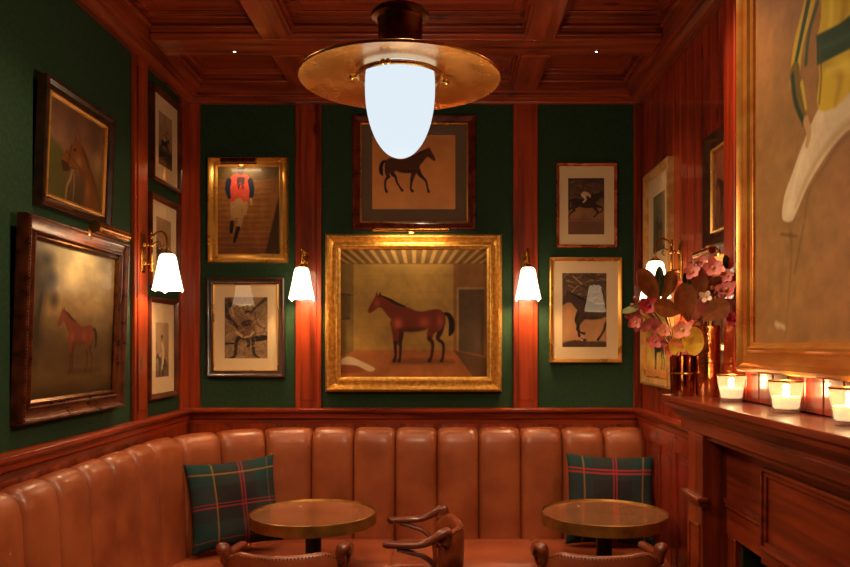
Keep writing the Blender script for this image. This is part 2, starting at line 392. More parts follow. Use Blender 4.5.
# ------------------------------------------------------------------ banquette
cx_,cy_,RR=-.83,4.05,.67
SL=(cy_-1.2); ARC=RR*PI/2; BK=(1.235-cx_)
def path(s):
    """back-rest line: up the left wall, round the corner, along the back wall. returns point, inward normal"""
    if s<SL: return (XL+.15, 1.2+s),(1,0)
    if s<SL+ARC:
        a=(s-SL)/RR; return (cx_-RR*math.cos(a), cy_+RR*math.sin(a)),(math.cos(a),-math.sin(a))
    return (cx_+(s-SL-ARC), cy_+RR),(0,-1)
bq=thing('banquette','tan leather channel-backed banquette running along left and back walls','banquette seat',(0,4.4,0))
def bpart(name,m,mat,bevel=0,ang=60):
    o=m.build(name,mat,bq,bevel=bevel,ang=ang); o.location=(0,-4.4,0); return o
vprof=[(.030,.40),(.024,.55),(.016,.70),(.008,.85),(.003,.96),(-.002,1.03),(-.014,1.075),(-.034,1.103),(-.060,1.118),(-.092,1.122),(-.118,1.112),(-.122,1.09)]
seams=[SL-k*.2565 for k in range(11,0,-1)]+[SL+ARC*k/4 for k in range(0,5)]+[SL+ARC+BK*k/8 for k in range(1,9)]
for i in range(len(seams)-1):
    a,b=seams[i],seams[i+1]; P=[]
    nu=20
    for (off,z) in vprof:
        row=[]
        for k in range(nu+1):
            u=k/nu; e=1-abs(2*u-1)**4.0; bul=max(e,0)**.5
            s=a+(b-a)*u
            uu=min(max(s,a+.0015),b-.0015)
            (px,py),(nx,ny)=path(uu)
            tf=max(0,(z-.98)/.14); tf=min(tf,1)
            o_=max(off-.040*(1-bul),-.122)
            zz=z-.030*(1-bul)*tf
            row.append((px+nx*o_,py+ny*o_,zz))
        P.append(row)
    m=MB(); m.grid(P)
    # close ends down to a backing line so that each channel is a solid roll
    # (back face against the wainscot)
    bk=[]
    for k in range(nu+1):
        s=a+(b-a)*k/nu; (px,py),(nx,ny)=path(min(max(s,a+.0015),b-.0015)); bk.append((px-nx*.122,py-ny*.122,.40))
    m.grid([P[-1],bk]); m.grid([bk,P[0]])
    for kk in (0,nu):
        base=len(m.v); pl=[P[r][kk] for r in range(len(vprof))]+[bk[kk]]; m.v+=pl; m.face(range(base,base+len(pl)))
    bpart('back_channel',m,LEATHER)
# seat cushions
sd=.565
def seat_section(s0,s1,n):
    P=[]
    tp=[(.0,.440),(.02,.450),(.15,.456),(.3,.456),(.42,.452),(.50,.444),(.535,.430),(.555,.408),(.562,.37),(.560,.31),(.552,.29)]
    for k in range(n+1):
        s=s0+(s1-s0)*k/n; e=min(s-s0,s1-s); c=.010*math.exp(-max(e,0)/.008)
        (px,py),(nx,ny)=path(min(max(s,s0+.001),s1-.001)); row=[]
        for (t,z) in tp: row.append((px+nx*(t-c*.6 if t>.4 else t),py+ny*(t-c*.6 if t>.4 else t),z-c))
        P.append(row)
    m=MB(); m.grid(P); base=[[ (r[0][0],r[0][1],.29) for r in P ]]
    m.grid([[r[0] for r in P],base[0]]); m.grid([base[0],[r[-1] for r in P]])
    for kk in (0,n):
        b=len(m.v); pl=list(P[kk])+[base[0][kk]]; m.v+=pl; m.face(range(b,b+len(pl)))
    bpart('seat_cushion',m,SEATL,ang=50)
for (a,b,n) in ((.05,1.4,30),(1.4,SL-.1,34),(SL-.1,SL+ARC*.5,30),(SL+ARC*.5,SL+ARC+.525,34),(SL+ARC+.525,SL+ARC+1.35,24),(SL+ARC+1.35,SL+ARC+BK,24)):
    seat_section(a,b,n)
m=MB(); m.box(XL+.02,-1.02,1.2,YB-.6,.02,.29); m.box(XL+.02,1.235,4.24,YB-.02,.02,.29); bpart('plinth',m,WY,.004)

# ------------------------------------------------------------------ plaid cushions
def plaid_color(u,v,mode):
    c=np.array([40,66,66.]); 
    n=.5+.5*math.sin(u*9+1)*math.sin(v*8)
    def blk(t,a,b): return 1 if a<t<b else 0
    wu=blk(u,.28,.74); wv=blk(v,.30,.72)
    c=c*(1-.35*wu)+np.array([66,40,44])*.35*wu
    c=c*(1-.40*wv)+np.array([62,42,46])*.40*wv
    if wu and wv: c=c*.9
    c=c*(.93+.14*((int(u*150)+int(v*150))%2))
    def line(t,p,w): return max(0,1-(abs(t-p)/w)**4) if abs(t-p)<w else 0
    for (t,p,w,cc,a) in LINES[mode](u,v):
        k=line(t,p,w)*a; c=c*(1-k)+np.array(cc,float)*k
    return c
RED=(188,48,54); GLD=(178,120,48); OLV=(120,96,60)
LINES=[lambda u,v:((u,.27,.008,GLD,.75),(u,.57,.008,RED,.7),(u,.605,.008,RED,.7),(u,.90,.008,OLV,.8),
                   (v,.86,.008,GLD,.8),(v,.47,.008,RED,.8),(v,.51,.008,RED,.75),(v,.10,.008,(150,60,40),.8)),
       lambda u,v:((u,.18,.010,GLD,.8),(u,.525,.009,RED,.8),(u,.56,.009,RED,.8),(u,.87,.008,GLD,.8),
                   (v,.80,.011,RED,1),(v,.84,.011,RED,.9),(v,.34,.009,GLD,.8),(v,.10,.009,RED,.6))]
def cushion(label,W,H,T,loc,rz,lean,mode,roll=0):
    n=110; V=[];F=[];C=[]
    for side in (-1,1):
        b=len(V)
        for j in range(n+1):
            v=-1+2*j/n
            for i in range(n+1):
                u=-1+2*i/n
                x=W/2*u*(1-.075*(1-abs(v)**2.2)); z=H/2*v*(1-.075*(1-abs(u)**2.2))
                th=T/2*(max(0,(1-u**4))*max(0,(1-v**4)))**.55
                th*=1+.05*math.sin(5*u+2*v)+.04*math.sin(7*v-3*u)
                V.append((x,side*th,z)); C.append(plaid_color((u+1)/2,(v+1)/2,mode))
        for j in range(n):
            for i in range(n):
                q=(b+j*(n+1)+i,b+j*(n+1)+i+1,b+(j+1)*(n+1)+i+1,b+(j+1)*(n+1)+i)
                F.append(q if side<0 else q[::-1])
    me=bpy.data.meshes.new('throw_pillow'); me.from_pydata(V,[],F); me.materials.append(CLOTH)
    at_=me.color_attributes.new('paint','FLOAT_COLOR','POINT')
    c=np.array(C)/255; c=np.where(c<=.04045,c/12.92,((c+.055)/1.055)**2.4); a=np.ones((len(V),4)); a[:,:3]=c
    at_.data.foreach_set('color',a.ravel().astype(np.float32))
    for p in me.polygons: p.use_smooth=True
    import bmesh
    bm=bmesh.new(); bm.from_mesh(me); bmesh.ops.remove_doubles(bm,verts=bm.verts,dist=.0004); bm.to_mesh(me); bm.free()
    o=bpy.data.objects.new('throw_pillow',me); col.objects.link(o)
    o.rotation_mode='XYZ'; o.matrix_world=Matrix.Translation(loc)@Matrix.Rotation(rz,4,'Z')@Matrix.Rotation(lean,4,'X')@Matrix.Rotation(roll,4,'Y')
    return tag(o,label,'cushion',group='tartan cushions on the banquette')
cushion('green tartan cushion with a gold and red check in the left corner of the banquette',.51,.50,.15,(-1.205,4.385,.735),R(27),R(-15),0,R(-3))
cushion('green tartan cushion with red bands at the right end of the banquette',.52,.53,.14,(.968,4.54,.722),R(-4),R(-13),1,R(1.6))

# ------------------------------------------------------------------ tables
def table(x,y,label):
    t=thing('bistro_table',label,'table',(x,y,0),group='round copper-topped tables')
    r=.33
    MB().lathe([(0,.748),(r-.012,.748),(r-.006,.7495)],72,cap=False).lathe([(r-.006,.7495),(r-.006,.71),(0,.71)],48,cap=False).build('table_top',TOPC,t)
    MB().lathe([(r-.010,.749),(r-.004,.760),(r,.757),(r+.001,.70),(r-.006,.698),(r-.012,.702)],72,cap=False).build('brass_rim',noisy('brass_band_%s'%label[:3],(140,98,42),(180,130,62),scale=(12,12,12),rough=(.3,.42),metal=.75),t)
    MB().lathe([(0,.712),(.17,.712),(.17,.690),(.16,.684),(.05,.68),(0,.68)],32,cap=False).build('support_plate',BLACK,t)
    MB().lathe([(.055,.69),(.055,.672),(.042,.66),(.042,.652),(.05,.645),(.042,.636),(.040,.3),(.042,.12),(.05,.10),(.042,.085),(.042,.03)],28).build('column',BLACK,t)
    MB().lathe([(0,.045),(.06,.045),(.10,.03),(.19,.018),(.21,.012),(.21,0),(0,0)],40,cap=False).build('base',BLACK,t)
    return t
table(-.697,4.05,'round copper-topped table with brass rim beside the left tartan cushion')
table(.831,4.05,'round copper-topped table with brass rim in front of the right tartan cushion')

# ------------------------------------------------------------------ captain's chairs
def chair():
    t=thing('captains_chair','x','chair',(0,0,0),group='captain chairs around the tables')
    MB().lathe([(0,.405),(.21,.405),(.225,.415),(.232,.435),(.228,.455),(.20,.472),(.12,.482),(0,.485)],40,cap=False).build('seat',CHL,t)
    MB().lathe([(.215,.37),(.222,.38),(.222,.404),(.21,.406),(0,.406)],40,cap=False).build('seat_frame',CHW,t)
    # leather back panel between the arm scrolls
    P=[];n=36; ptsT=[]
    for k in range(n+1):
        a=-1+2*k/n; th=a*1.2; x=.262*math.sin(th); y=-.245*math.cos(th)+.0
        y=-.08-.165*math.cos(th)
        ed=abs(a)
        top=.750-.006*math.cos(a*3)-.06*max(0,(ed-.6)/.4)**1.3
        bot=.53+.02*ed
        nx,ny=math.sin(th),-math.cos(th); row=[]
        T=.024
        for (o_,zz) in ((-T,bot+.01),(-T*1.1,(top+bot)/2),(-T,top-.02),(-T*.6,top-.004),(0,top),(T*.6,top-.004),(T,top-.02),(T*1.15,(top+bot)/2),(T,bot+.01),(0,bot)):
            row.append((x+nx*o_*.9,y+ny*o_*.9,zz))
        P.append(row); ptsT.append((x+nx*T*.8,y+ny*T*.8,top-.010))
    m=MB(); m.grid(P,wrap=True)
    for r in (P[0],P[-1]): b=len(m.v); m.v+=r; m.face(range(b,b+len(r)))
    m.build('back_panel',CHL,t,ang=70)
    m=MB(); L=0; 
    dense=smooth_path(ptsT,6)
    last=None
    for p in dense:
        if last is None or (Vector(p)-last).length>.0125:
            m.ball(p,.0043,6,4); last=Vector(p)
    m.build('nailhead_trim',plain('antique_nails',(190,150,100),.25,metal=1),t)
    for s in (-1,1):
        pts=smooth_path([(s*.240,.115,.698),(s*.248,.10,.70),(s*.262,.03,.70),(s*.266,-.05,.704),(s*.268,-.10,.722),(s*.265,-.145,.748),(s*.257,-.170,.756),(s*.250,-.172,.735),(s*.246,-.160,.70)],6)
        n=len(pts); rad=[]
        for k in range(n):
            q=k/(n-1); rad.append(.020+.004*min(1,q*8)+.008*math.exp(-((q-.72)/.2)**2) if q<.92 else .030)
        MB().tube(pts,rad,12,flat=.78,up=(0,0,1)).build('arm',CHW,t,ang=70)
        # curved bracket under the arm
        MB().tube(smooth_path([(s*.258,.06,.682),(s*.258,.0,.665),(s*.25,-.07,.64),(s*.235,-.12,.58),(s*.22,-.13,.47)],6),.013,8).build('arm_bracket',CHW,t)
        MB().tube(smooth_path([(s*.205,-.185,.72),(s*.19,-.18,.55),(s*.178,-.165,.42)],6),.017,8).build('back_post',CHW,t)
        for (fy,ty) in ((.14,.175),(-.14,-.19)):
            m=MB(); m.tube(smooth_path([(s*.15,fy,.395),(s*.165,(fy+ty)/2,.2),(s*.185,ty,.0)],6),[.021-.007*k/12 for k in range(13)],10); m.build('leg',CHW,t)
    MB().tube([(-.165,0,.2),(.165,0,.2)],.009,8).build('stretcher',CHW,t)
    return t
c0=chair(); c0.location=(-.705,3.50,0); c0['label']="brown leather captain's chair seen from behind at the left table"
c1=copy_tree(c0); c1.location=(.672,3.50,0); c1['label']="brown leather captain's chair seen from behind at the right table"
c2=copy_tree(c0); c2.location=(-.178,3.86,0); c2.rotation_euler=(0,0,R(92)); c2['label']="brown leather captain's chair turned sideways between the two tables"
# ------------------------------------------------------------------ painting with polygons on a fine grid
def fbm(nx,ny,s,seed,ax=1.0,ay=1.0):
    rng=np.random.RandomState(seed); out=np.zeros((ny,nx)); amp=1; tot=0
    for o in range(4):
        gx=max(2,int(s*ax*2**o)+2); gy=max(2,int(s*ay*2**o)+2); g=rng.rand(gy,gx)
        X=np.linspace(0,gx-1.001,nx); Y=np.linspace(0,gy-1.001,ny)
        xi=X.astype(int); yi=Y.astype(int); fx=X-xi; fy=Y-yi; fx=fx*fx*(3-2*fx); fy=fy*fy*(3-2*fy)
        a=g[np.ix_(yi,xi)]; b=g[np.ix_(yi,xi+1)]; c=g[np.ix_(yi+1,xi)]; d=g[np.ix_(yi+1,xi+1)]
        out+=amp*((a*(1-fx)+b*fx)*(1-fy)[:,None]+(c*(1-fx)+d*fx)*fy[:,None]); tot+=amp; amp*=.55
    return out/tot
class Paint:
    """a picture surface: window (x0,y0,x1,y1), y downwards, nx by ny cells"""
    def __init__(s,win,nx,bg,k=1.0):
        s.x0,s.y0,s.x1,s.y1=win; s.nx=nx; s.k=k; s.ny=max(8,int(nx*(s.y1-s.y0)/(s.x1-s.x0)/k))
        s.X,s.Y=np.meshgrid(np.linspace(s.x0,s.x1,s.nx),np.linspace(s.y0,s.y1,s.ny))
        s.img=np.ones((s.ny,s.nx,3))*np.array(bg,float); s.px=(s.x1-s.x0)/s.nx
    def mixin(s,m,c):
        c=np.array(c,float); s.img=s.img*(1-m[...,None])+c*m[...,None]
    def vgrad(s,stops):
        ys=[a for a,_ in stops]; 
        for k in range(3): s.img[...,k]=np.interp(s.Y,ys,[c[k] for _,c in stops])
    def noise(s,amp,sc,seed,ax=1,ay=1,mask=None):
        n=(fbm(s.nx,s.ny,sc,seed,ax,ay)-.5)*2*amp
        if mask is not None: n=n*mask
        s.img=s.img*(1+n[...,None])
    def mask(s,pts,soft=None,sm=False):
        if sm: pts=smooth_path(pts,5,closed=True)
        soft=soft or s.px*.9
        P=np.array(pts,float); P[:,1]/=s.k; SY=s.Y/s.k; n=len(P); d=np.full(s.X.shape,1e9); ins=np.zeros(s.X.shape,bool)
        for i in range(n):
            a=P[i]; b=P[(i+1)%n]; e=b-a; L=e@e+1e-12
            t=np.clip(((s.X-a[0])*e[0]+(SY-a[1])*e[1])/L,0,1)
            d=np.minimum(d,np.hypot(s.X-a[0]-t*e[0],SY-a[1]-t*e[1]))
            if a[1]!=b[1]:
                c=((a[1]>SY)!=(b[1]>SY))&(s.X<(b[0]-a[0])*(SY-a[1])/(b[1]-a[1])+a[0]); ins^=c
        sd=np.where(ins,d,-d); return np.clip(.5+sd/(2*soft),0,1)
    def poly(s,pts,c,a=1,soft=None,sm=True): m=s.mask(pts,soft,sm)*a; s.mixin(m,c); return m
    def stroke(s,pts,w,c,a=1,soft=None,sm=True):
        if sm and len(pts)>2: 
            k=len(pts); pts2=smooth_path(pts,5)
        else: pts2=pts
        P=np.array(pts2,float); P[:,1]/=s.k; SY=s.Y/s.k
        W=np.interp(np.linspace(0,1,len(P)),np.linspace(0,1,len(w)),w) if hasattr(w,'__len__') else np.full(len(P),w)
        soft=soft or s.px*.9; best=np.full(s.X.shape,-1e9)
        for i in range(len(P)-1):
            p=P[i]; q=P[i+1]; e=q-p; L=e@e+1e-12
            t=np.clip(((s.X-p[0])*e[0]+(SY-p[1])*e[1])/L,0,1)
            d=np.hypot(s.X-p[0]-t*e[0],SY-p[1]-t*e[1]); best=np.maximum(best,(W[i]*(1-t)+W[i+1]*t)/2-d)
        m=np.clip(.5+best/(2*soft),0,1)*a; s.mixin(m,c); return m
    def blob(s,x,y,rx,ry,c,a=1,p=2,soft=.35):
        d=np.hypot((s.X-x)/rx,(s.Y-y)/ry); m=np.clip((1-d)/soft,0,1)*a; s.mixin(m,c); return m
    def glow(s,x,y,rx,ry,c,a=1):
        m=np.exp(-(((s.X-x)/rx)**2+((s.Y-y)/ry)**2))*a; s.mixin(m,c)
    def mesh(s,name,w,h,mat,parent,y=0,cx=0,cz=0):
        n=s.nx*s.ny; xs=np.linspace(-w/2,w/2,s.nx)+cx; zs=np.linspace(h/2,-h/2,s.ny)+cz
        V=np.zeros((n,3)); XX,ZZ=np.meshgrid(xs,zs); V[:,0]=XX.ravel(); V[:,1]=y; V[:,2]=ZZ.ravel()
        i,j=np.meshgrid(np.arange(s.nx-1),np.arange(s.ny-1)); a=(j*s.nx+i).ravel()
        F=np.stack([a,a+s.nx,a+s.nx+1,a+1],1)
        me=bpy.data.meshes.new(name); me.from_pydata(V.tolist(),[],F.tolist()); me.materials.append(mat)
        at_=me.color_attributes.new('paint','FLOAT_COLOR','POINT')
        c=np.clip(s.img.reshape(-1,3),0,255)/255; c=np.where(c<=.04045,c/12.92,((c+.055)/1.055)**2.4)
        A=np.ones((n,4)); A[:,:3]=c; at_.data.foreach_set('color',A.ravel().astype(np.float32))
        o=bpy.data.objects.new(name,me); col.objects.link(o); o.parent=parent; return o

def scribble(p,n,box,cols,wr,seed,a=.8):
    rng=random.Random(seed)
    for k in range(n):
        x=rng.uniform(box[0],box[2]); y=rng.uniform(box[1],box[3]); dx=rng.uniform(-1,1)*(box[2]-box[0])*.18; dy=rng.uniform(-1,1)*(box[3]-box[1])*.12
        p.stroke([(x,y),(x+dx*.5+rng.uniform(-5,5),y+dy*.5),(x+dx,y+dy)],rng.uniform(*wr),rng.choice(cols),a)
HB=[(-.47,.93),(-.44,.895),(-.38,.92),(-.29,.985),(-.23,1.0),(-.17,.94),(-.09,.84),(-.02,.76),(0,.66),(.06,.58),(.2,.555),(.4,.55),(.58,.575),(.68,.62),(.74,.56),(.84,.54),(.93,.60),(1.0,.72),(1.0,.84),(.94,.93),(.84,.97),(.70,.95),(.55,.925),(.42,.945),(.32,.99),(.22,1.02),(.1,1.05),(-.05,1.13),(-.16,1.19),(-.26,1.22),(-.33,1.205),(-.38,1.12),(-.44,1.02)]
STAND=[[(.05,.70),(.06,.50),(.055,.34),(.05,.28),(.055,.10),(.03,.01)],[(.15,.68),(.15,.48),(.14,.33),(.15,.26),(.14,.08),(.12,.01)],
       [(.80,.70),(.72,.52),(.70,.42),(.76,.32),(.74,.10),(.70,.01)],[(.92,.72),(.90,.55),(.86,.42),(.96,.32),(.96,.10),(.93,.01)]]
WALK=[[(.08,.70),(-.02,.50),(-.12,.40),(-.20,.30),(-.24,.12),(-.27,.02)],[(.14,.68),(.18,.50),(.22,.36),(.24,.24),(.25,.1),(.20,.03)],
      [(.84,.70),(.78,.52),(.70,.44),(.66,.30),(.58,.16),(.50,.05)],[(.92,.72),(.94,.55),(.90,.44),(.99,.34),(1.0,.14),(.96,.02)]]
GALLOP=[[(.05,.70),(-.15,.60),(-.28,.58),(-.30,.44),(-.20,.36),(-.14,.34)],[(.1,.68),(-.02,.50),(-.10,.40),(-.06,.28),(.02,.20),(.05,.16)],
        [(.86,.70),(.98,.56),(1.08,.48),(1.22,.40),(1.34,.30),(1.38,.22)],[(.92,.72),(.90,.55),(.88,.44),(1.02,.34),(1.12,.20),(1.14,.12)]]
def horse(p,X0,Yb,S,c,c2=None,legs=STAND,flip=False,tail=True,hi=None,a=1,mane=None):
    f=-1 if flip else 1
    K_=p.k; T=lambda pts:[(X0+f*x*S,Yb-y*S*K_) for x,y in pts]
    c2=c2 or tuple(v*.6 for v in c)
    if tail: p.stroke(T([(.97,.88),(1.06,.86),(1.12,.74),(1.12,.58),(1.08,.48)]),[.05*S,.08*S,.11*S,.11*S,.03*S],tuple(v*.55 for v in c2),a)
    for i in (1,3) if legs is STAND else (0,2):
        p.stroke(T(legs[i]),[.17*S,.11*S,.07*S,.055*S,.045*S,.07*S],c2,a)
    p.poly(T(HB),c,a)
    for i in (0,2) if legs is STAND else (1,3):
        p.stroke(T(legs[i][:3]),[.2*S,.13*S,.085*S],c,a); p.stroke(T(legs[i][2:]),[.085*S,.06*S,.05*S,.075*S],c2,a)
    p.poly(T([(-.27,1.20),(-.30,1.30),(-.335,1.20)]),c,a,sm=False); p.poly(T([(-.22,1.20),(-.235,1.29),(-.28,1.20)]),c2,a,sm=False)
    p.stroke(T([(-.22,1.22),(-.05,1.14),(.1,1.06),(.24,1.02)]),[.02*S,.05*S,.05*S,.02*S],mane or tuple(v*.7 for v in c2),a)
    if hi:
        p.glow(X0+f*.10*S,Yb-.70*S*K_,.09*S,.11*S*K_,hi,.75*a); p.glow(X0+f*.60*S,Yb-.72*S*K_,.11*S,.10*S*K_,hi,.6*a); p.glow(X0+f*.90*S,Yb-.74*S*K_,.07*S,.13*S*K_,hi,.5*a); p.glow(X0-f*.3*S,Yb-1.08*S*K_,.05*S,.08*S*K_,hi,.4*a)
    p.poly(T([(.1,.57),(.4,.545),(.66,.60),(.5,.62),(.2,.62)]),c2,.6*a,soft=.03*S)

# ------------------------------------------------------------------ framed pictures
def ring(m,w,h,prof):
    """mitred moulding. prof: list of (inset from outer edge, forward depth)"""
    P=[]
    for (i,d) in prof:
        P.append([(-w/2+i,-d,-h/2+i),(w/2-i,-d,-h/2+i),(w/2-i,-d,h/2-i),(-w/2+i,-d,h/2-i)])
    m.grid(P,wrap=True); return m
def board(w,h,y,name,mat,parent,hole=None):
    m=MB()
    if hole: 
        (a,b,hx,hz)=hole   # opening a x b centred at hx,hz
        o=[(-w/2,y,-h/2),(w/2,y,-h/2),(w/2,y,h/2),(-w/2,y,h/2)]; i=[(hx-a/2,y,hz-b/2),(hx+a/2,y,hz-b/2),(hx+a/2,y,hz+b/2),(hx-a/2,y,hz+b/2)]
        j=[(p[0]*1,y+.002,p[2]) for p in i]
        m.grid([o,i,j],wrap=True)
    else: m.grid([[(-w/2,y,-h/2),(w/2,y,-h/2)],[(-w/2,y,h/2),(w/2,y,h/2)]])
    return m.build(name,mat,parent,smooth=False)
SIDES={'back':(0,),'left':(R(90),),'right':(R(-90),)}
def picture(name,label,side,c,w,h,fw,fd,fmat,prof=None,paint=None,pmat=None,matc=None,matw=None,pane=True,liner=None,lean=0,beads=None,cat='picture',group=None):
    """c: centre of the back of the frame on the wall. fw frame width, fd frame depth"""
    rz=SIDES[side][0]
    t=bpy.data.objects.new(name,None); col.objects.link(t); t.empty_display_size=.1
    off=math.sin(lean)*h/2+.001
    nrm={'back':Vector((0,-1,0)),'left':Vector((1,0,0)),'right':Vector((-1,0,0))}[side]
    t.matrix_world=Matrix.Translation(Vector(c)+nrm*off)@Matrix.Rotation(rz,4,'Z')@Matrix.Rotation(lean,4,'X')
    tag(t,label,cat,group)
    if prof is None: prof=[(0,.002),(0,.75),(.12,.95),(.3,1.0),(.55,.8),(.8,.62),(.92,.66),(1,.5),(1,.2)]
    pr=[(a*fw,b*fd) for a,b in prof]
    m=MB(); ring(m,w,h,[(0,0)]+pr+[(pr[-1][0],0)]); 
    m.build('frame',fmat,t,ang=25)
    if beads:
        for (ins,dep,rad,step,bm_) in beads:
            m=MB()
            for (a,b,horiz) in ((w,h,1),(h,w,0)):
                L=a-2*ins; n=max(2,int(L/step))
                for k in range(n+1):
                    q=-L/2+L*k/n
                    for s in (-1,1):
                        pos=(q,-dep,s*(b/2-ins)) if horiz else (s*(b/2-ins),-dep,q)
                        m.ball(pos,rad,6,4,sc3=(1.3 if horiz else 1,1,1 if horiz else 1.3))
            m.build('carved_beading',bm_,t)
    iw,ih=w-2*fw,h-2*fh(fw),
    y0=-.35*fd
    if liner:
        lw,lmat=liner; m=MB(); ring(m,iw+.002,ih+.002,[(0,.35*fd),(0,.62*fd),(lw*.4,.68*fd),(lw,.5*fd),(lw,.3*fd)]); m.build('gilt_liner',lmat,t,ang=25)
        iw-=2*lw; ih-=2*lw
    if matc:
        ml,mr,mt,mb=matw; a,b=iw-ml-mr,ih-mt-mb; hx=(ml-mr)/2; hz=(mb-mt)/2
        board(iw+.004,ih+.004,y0,'mount_board',matc,t,hole=(a,b,hx,hz))
        p=paint(); p.mesh('print',a+.002,b+.002,pmat or PRINT,t,y=y0+.0015,cx=hx,cz=hz)
    else:
        p=paint(); p.mesh('canvas',iw+.004,ih+.004,pmat or OIL,t,y=y0+.001)
    if pane:
        m=MB(); m.box(-iw/2-.001,iw/2+.001,y0-.006,y0-.004,-ih/2-.001,ih/2+.001); m.build('glass_pane',PANE,t,smooth=False)
    return t
def fh(x): return x
K=.006312   # metres per photo pixel on the back wall's pictures
def backrect(x0,y0,x1,y1): 
    a=at(x0,y0,4.86); b=at(x1,y1,4.86); return ((a.x+b.x)/2,YB,(a.z+b.z)/2),b.x-a.x,a.z-b.z

# -- centre: large oil of a bay horse in a stable
def pt_stable():
    p=Paint((75,78,555,488),230,(150,108,50))
    p.vgrad([(78,(120,84,36)),(130,(150,112,52)),(300,(152,110,54)),(390,(138,92,44)),(410,(142,92,46)),(488,(150,90,48))])
    p.poly([(75,125),(445,125),(445,402),(115,402)],(158,122,58),.8,sm=False)
    p.poly([(75,78),(118,120),(118,402),(75,440)],(120,92,44),1,sm=False)
    p.poly([(445,125),(555,120),(555,430),(445,402)],(128,84,44),1,sm=False)
    p.poly([(457,205),(545,205),(545,418),(457,402)],(84,62,40),1,sm=False)
    p.poly([(455,203),(462,203),(462,404),(455,404)],(158,122,70),1,sm=False); p.poly([(455,200),(548,200),(548,207),(455,207)],(150,114,66),1,sm=False)
    p.poly([(75,78),(555,78),(555,126),(75,126)],(104,74,34),1,sm=False)
    for k in range(17):
        xb=95+k*27; cx0=320; xt=cx0+(xb-cx0)*1.32
        p.poly([(xt,78),(xt+15,78),(xb+11+ (xb-cx0)*.0,124),(xb,124)],(182,146,84),.7,sm=False)
    for k in range(5): p.stroke([(118,165+k*55),(445,160+k*56)],1.3,(130,96,46),.5)
    p.poly([(75,425),(118,402),(445,402),(510,488),(75,488)],(156,92,46),1,sm=False)
    p.poly([(445,402),(555,428),(555,488),(510,488)],(92,60,34),1,sm=False)
    for k in range(6): p.stroke([(80+k*5,222),(84+k*4,302)],1.5,(60,44,26),.9)
    p.stroke([(76,222),(114,226)],3,(60,44,26)); p.stroke([(78,302),(106,300)],3,(60,44,26))
    p.noise(.18,4,3); p.noise(.10,18,4,ax=1.5,ay=1)
    p.poly([(240,440),(300,428),(420,432),(450,440),(400,446),(260,446)],(100,56,28),.7,soft=6)
    horse(p,246,437,172,(104,40,20),(54,22,14),STAND,hi=(196,92,64))
    p.poly([(78,455),(100,440),(140,450),(150,468),(110,476),(78,474)],(140,72,40),1); p.poly([(78,432),(105,422),(150,440),(188,460),(170,470),(130,452),(95,448),(78,446)],(206,180,140),1)
    return p
c,w,h=backrect(325.4,234,502,392)
picture('framed_painting','large gilt-framed oil of a bay horse standing in a stable, centre of back wall','back',c,w,h,.095,.075,GILT,
   prof=[(0,.002),(0,.6),(.06,.8),(.16,.98),(.26,.98),(.34,.8),(.42,.66),(.55,.55),(.68,.6),(.74,.72),(.82,.72),(.88,.55),(1,.42),(1,.15)],
   paint=pt_stable,pane=False,pmat=OILB,beads=[(.0205,.068,.0085,.017,GILT),(.073,.050,.005,.011,GILT)])

# -- centre top: walking horse study
def pt_walk():
    p=Paint((130,142,492,455),170,(186,118,56)); p.vgrad([(142,(206,136,72)),(320,(220,146,76)),(455,(226,156,88))]); p.noise(.08,4,9)
    p.glow(350,400,60,40,(214,164,100),.35)
    horse(p,338,378,148,(74,38,20),(48,26,16),WALK,flip=True,a=.95)
    return p
def walk2():
    p=Paint((130,142,492,455),170,(186,118,56)); p.vgrad([(142,(206,136,72)),(320,(220,146,76)),(455,(226,156,88))]); p.noise(.08,4,9)
    horse(p,335,383,148,(84,42,22),(46,24,16),WALK,flip=True)
    return p
c,w,h=backrect(352,114,476,229.8)
fw=.05; iw,ih=w-2*fw,h-2*fw
picture('framed_print','dark mahogany-framed study of a walking horse in a grey mount, behind the pendant','back',c,w,h,fw,.035,MAHF,
   paint=walk2,matc=MATG,matw=(.065,.070,.065,.075),liner=(.010,GILTS))

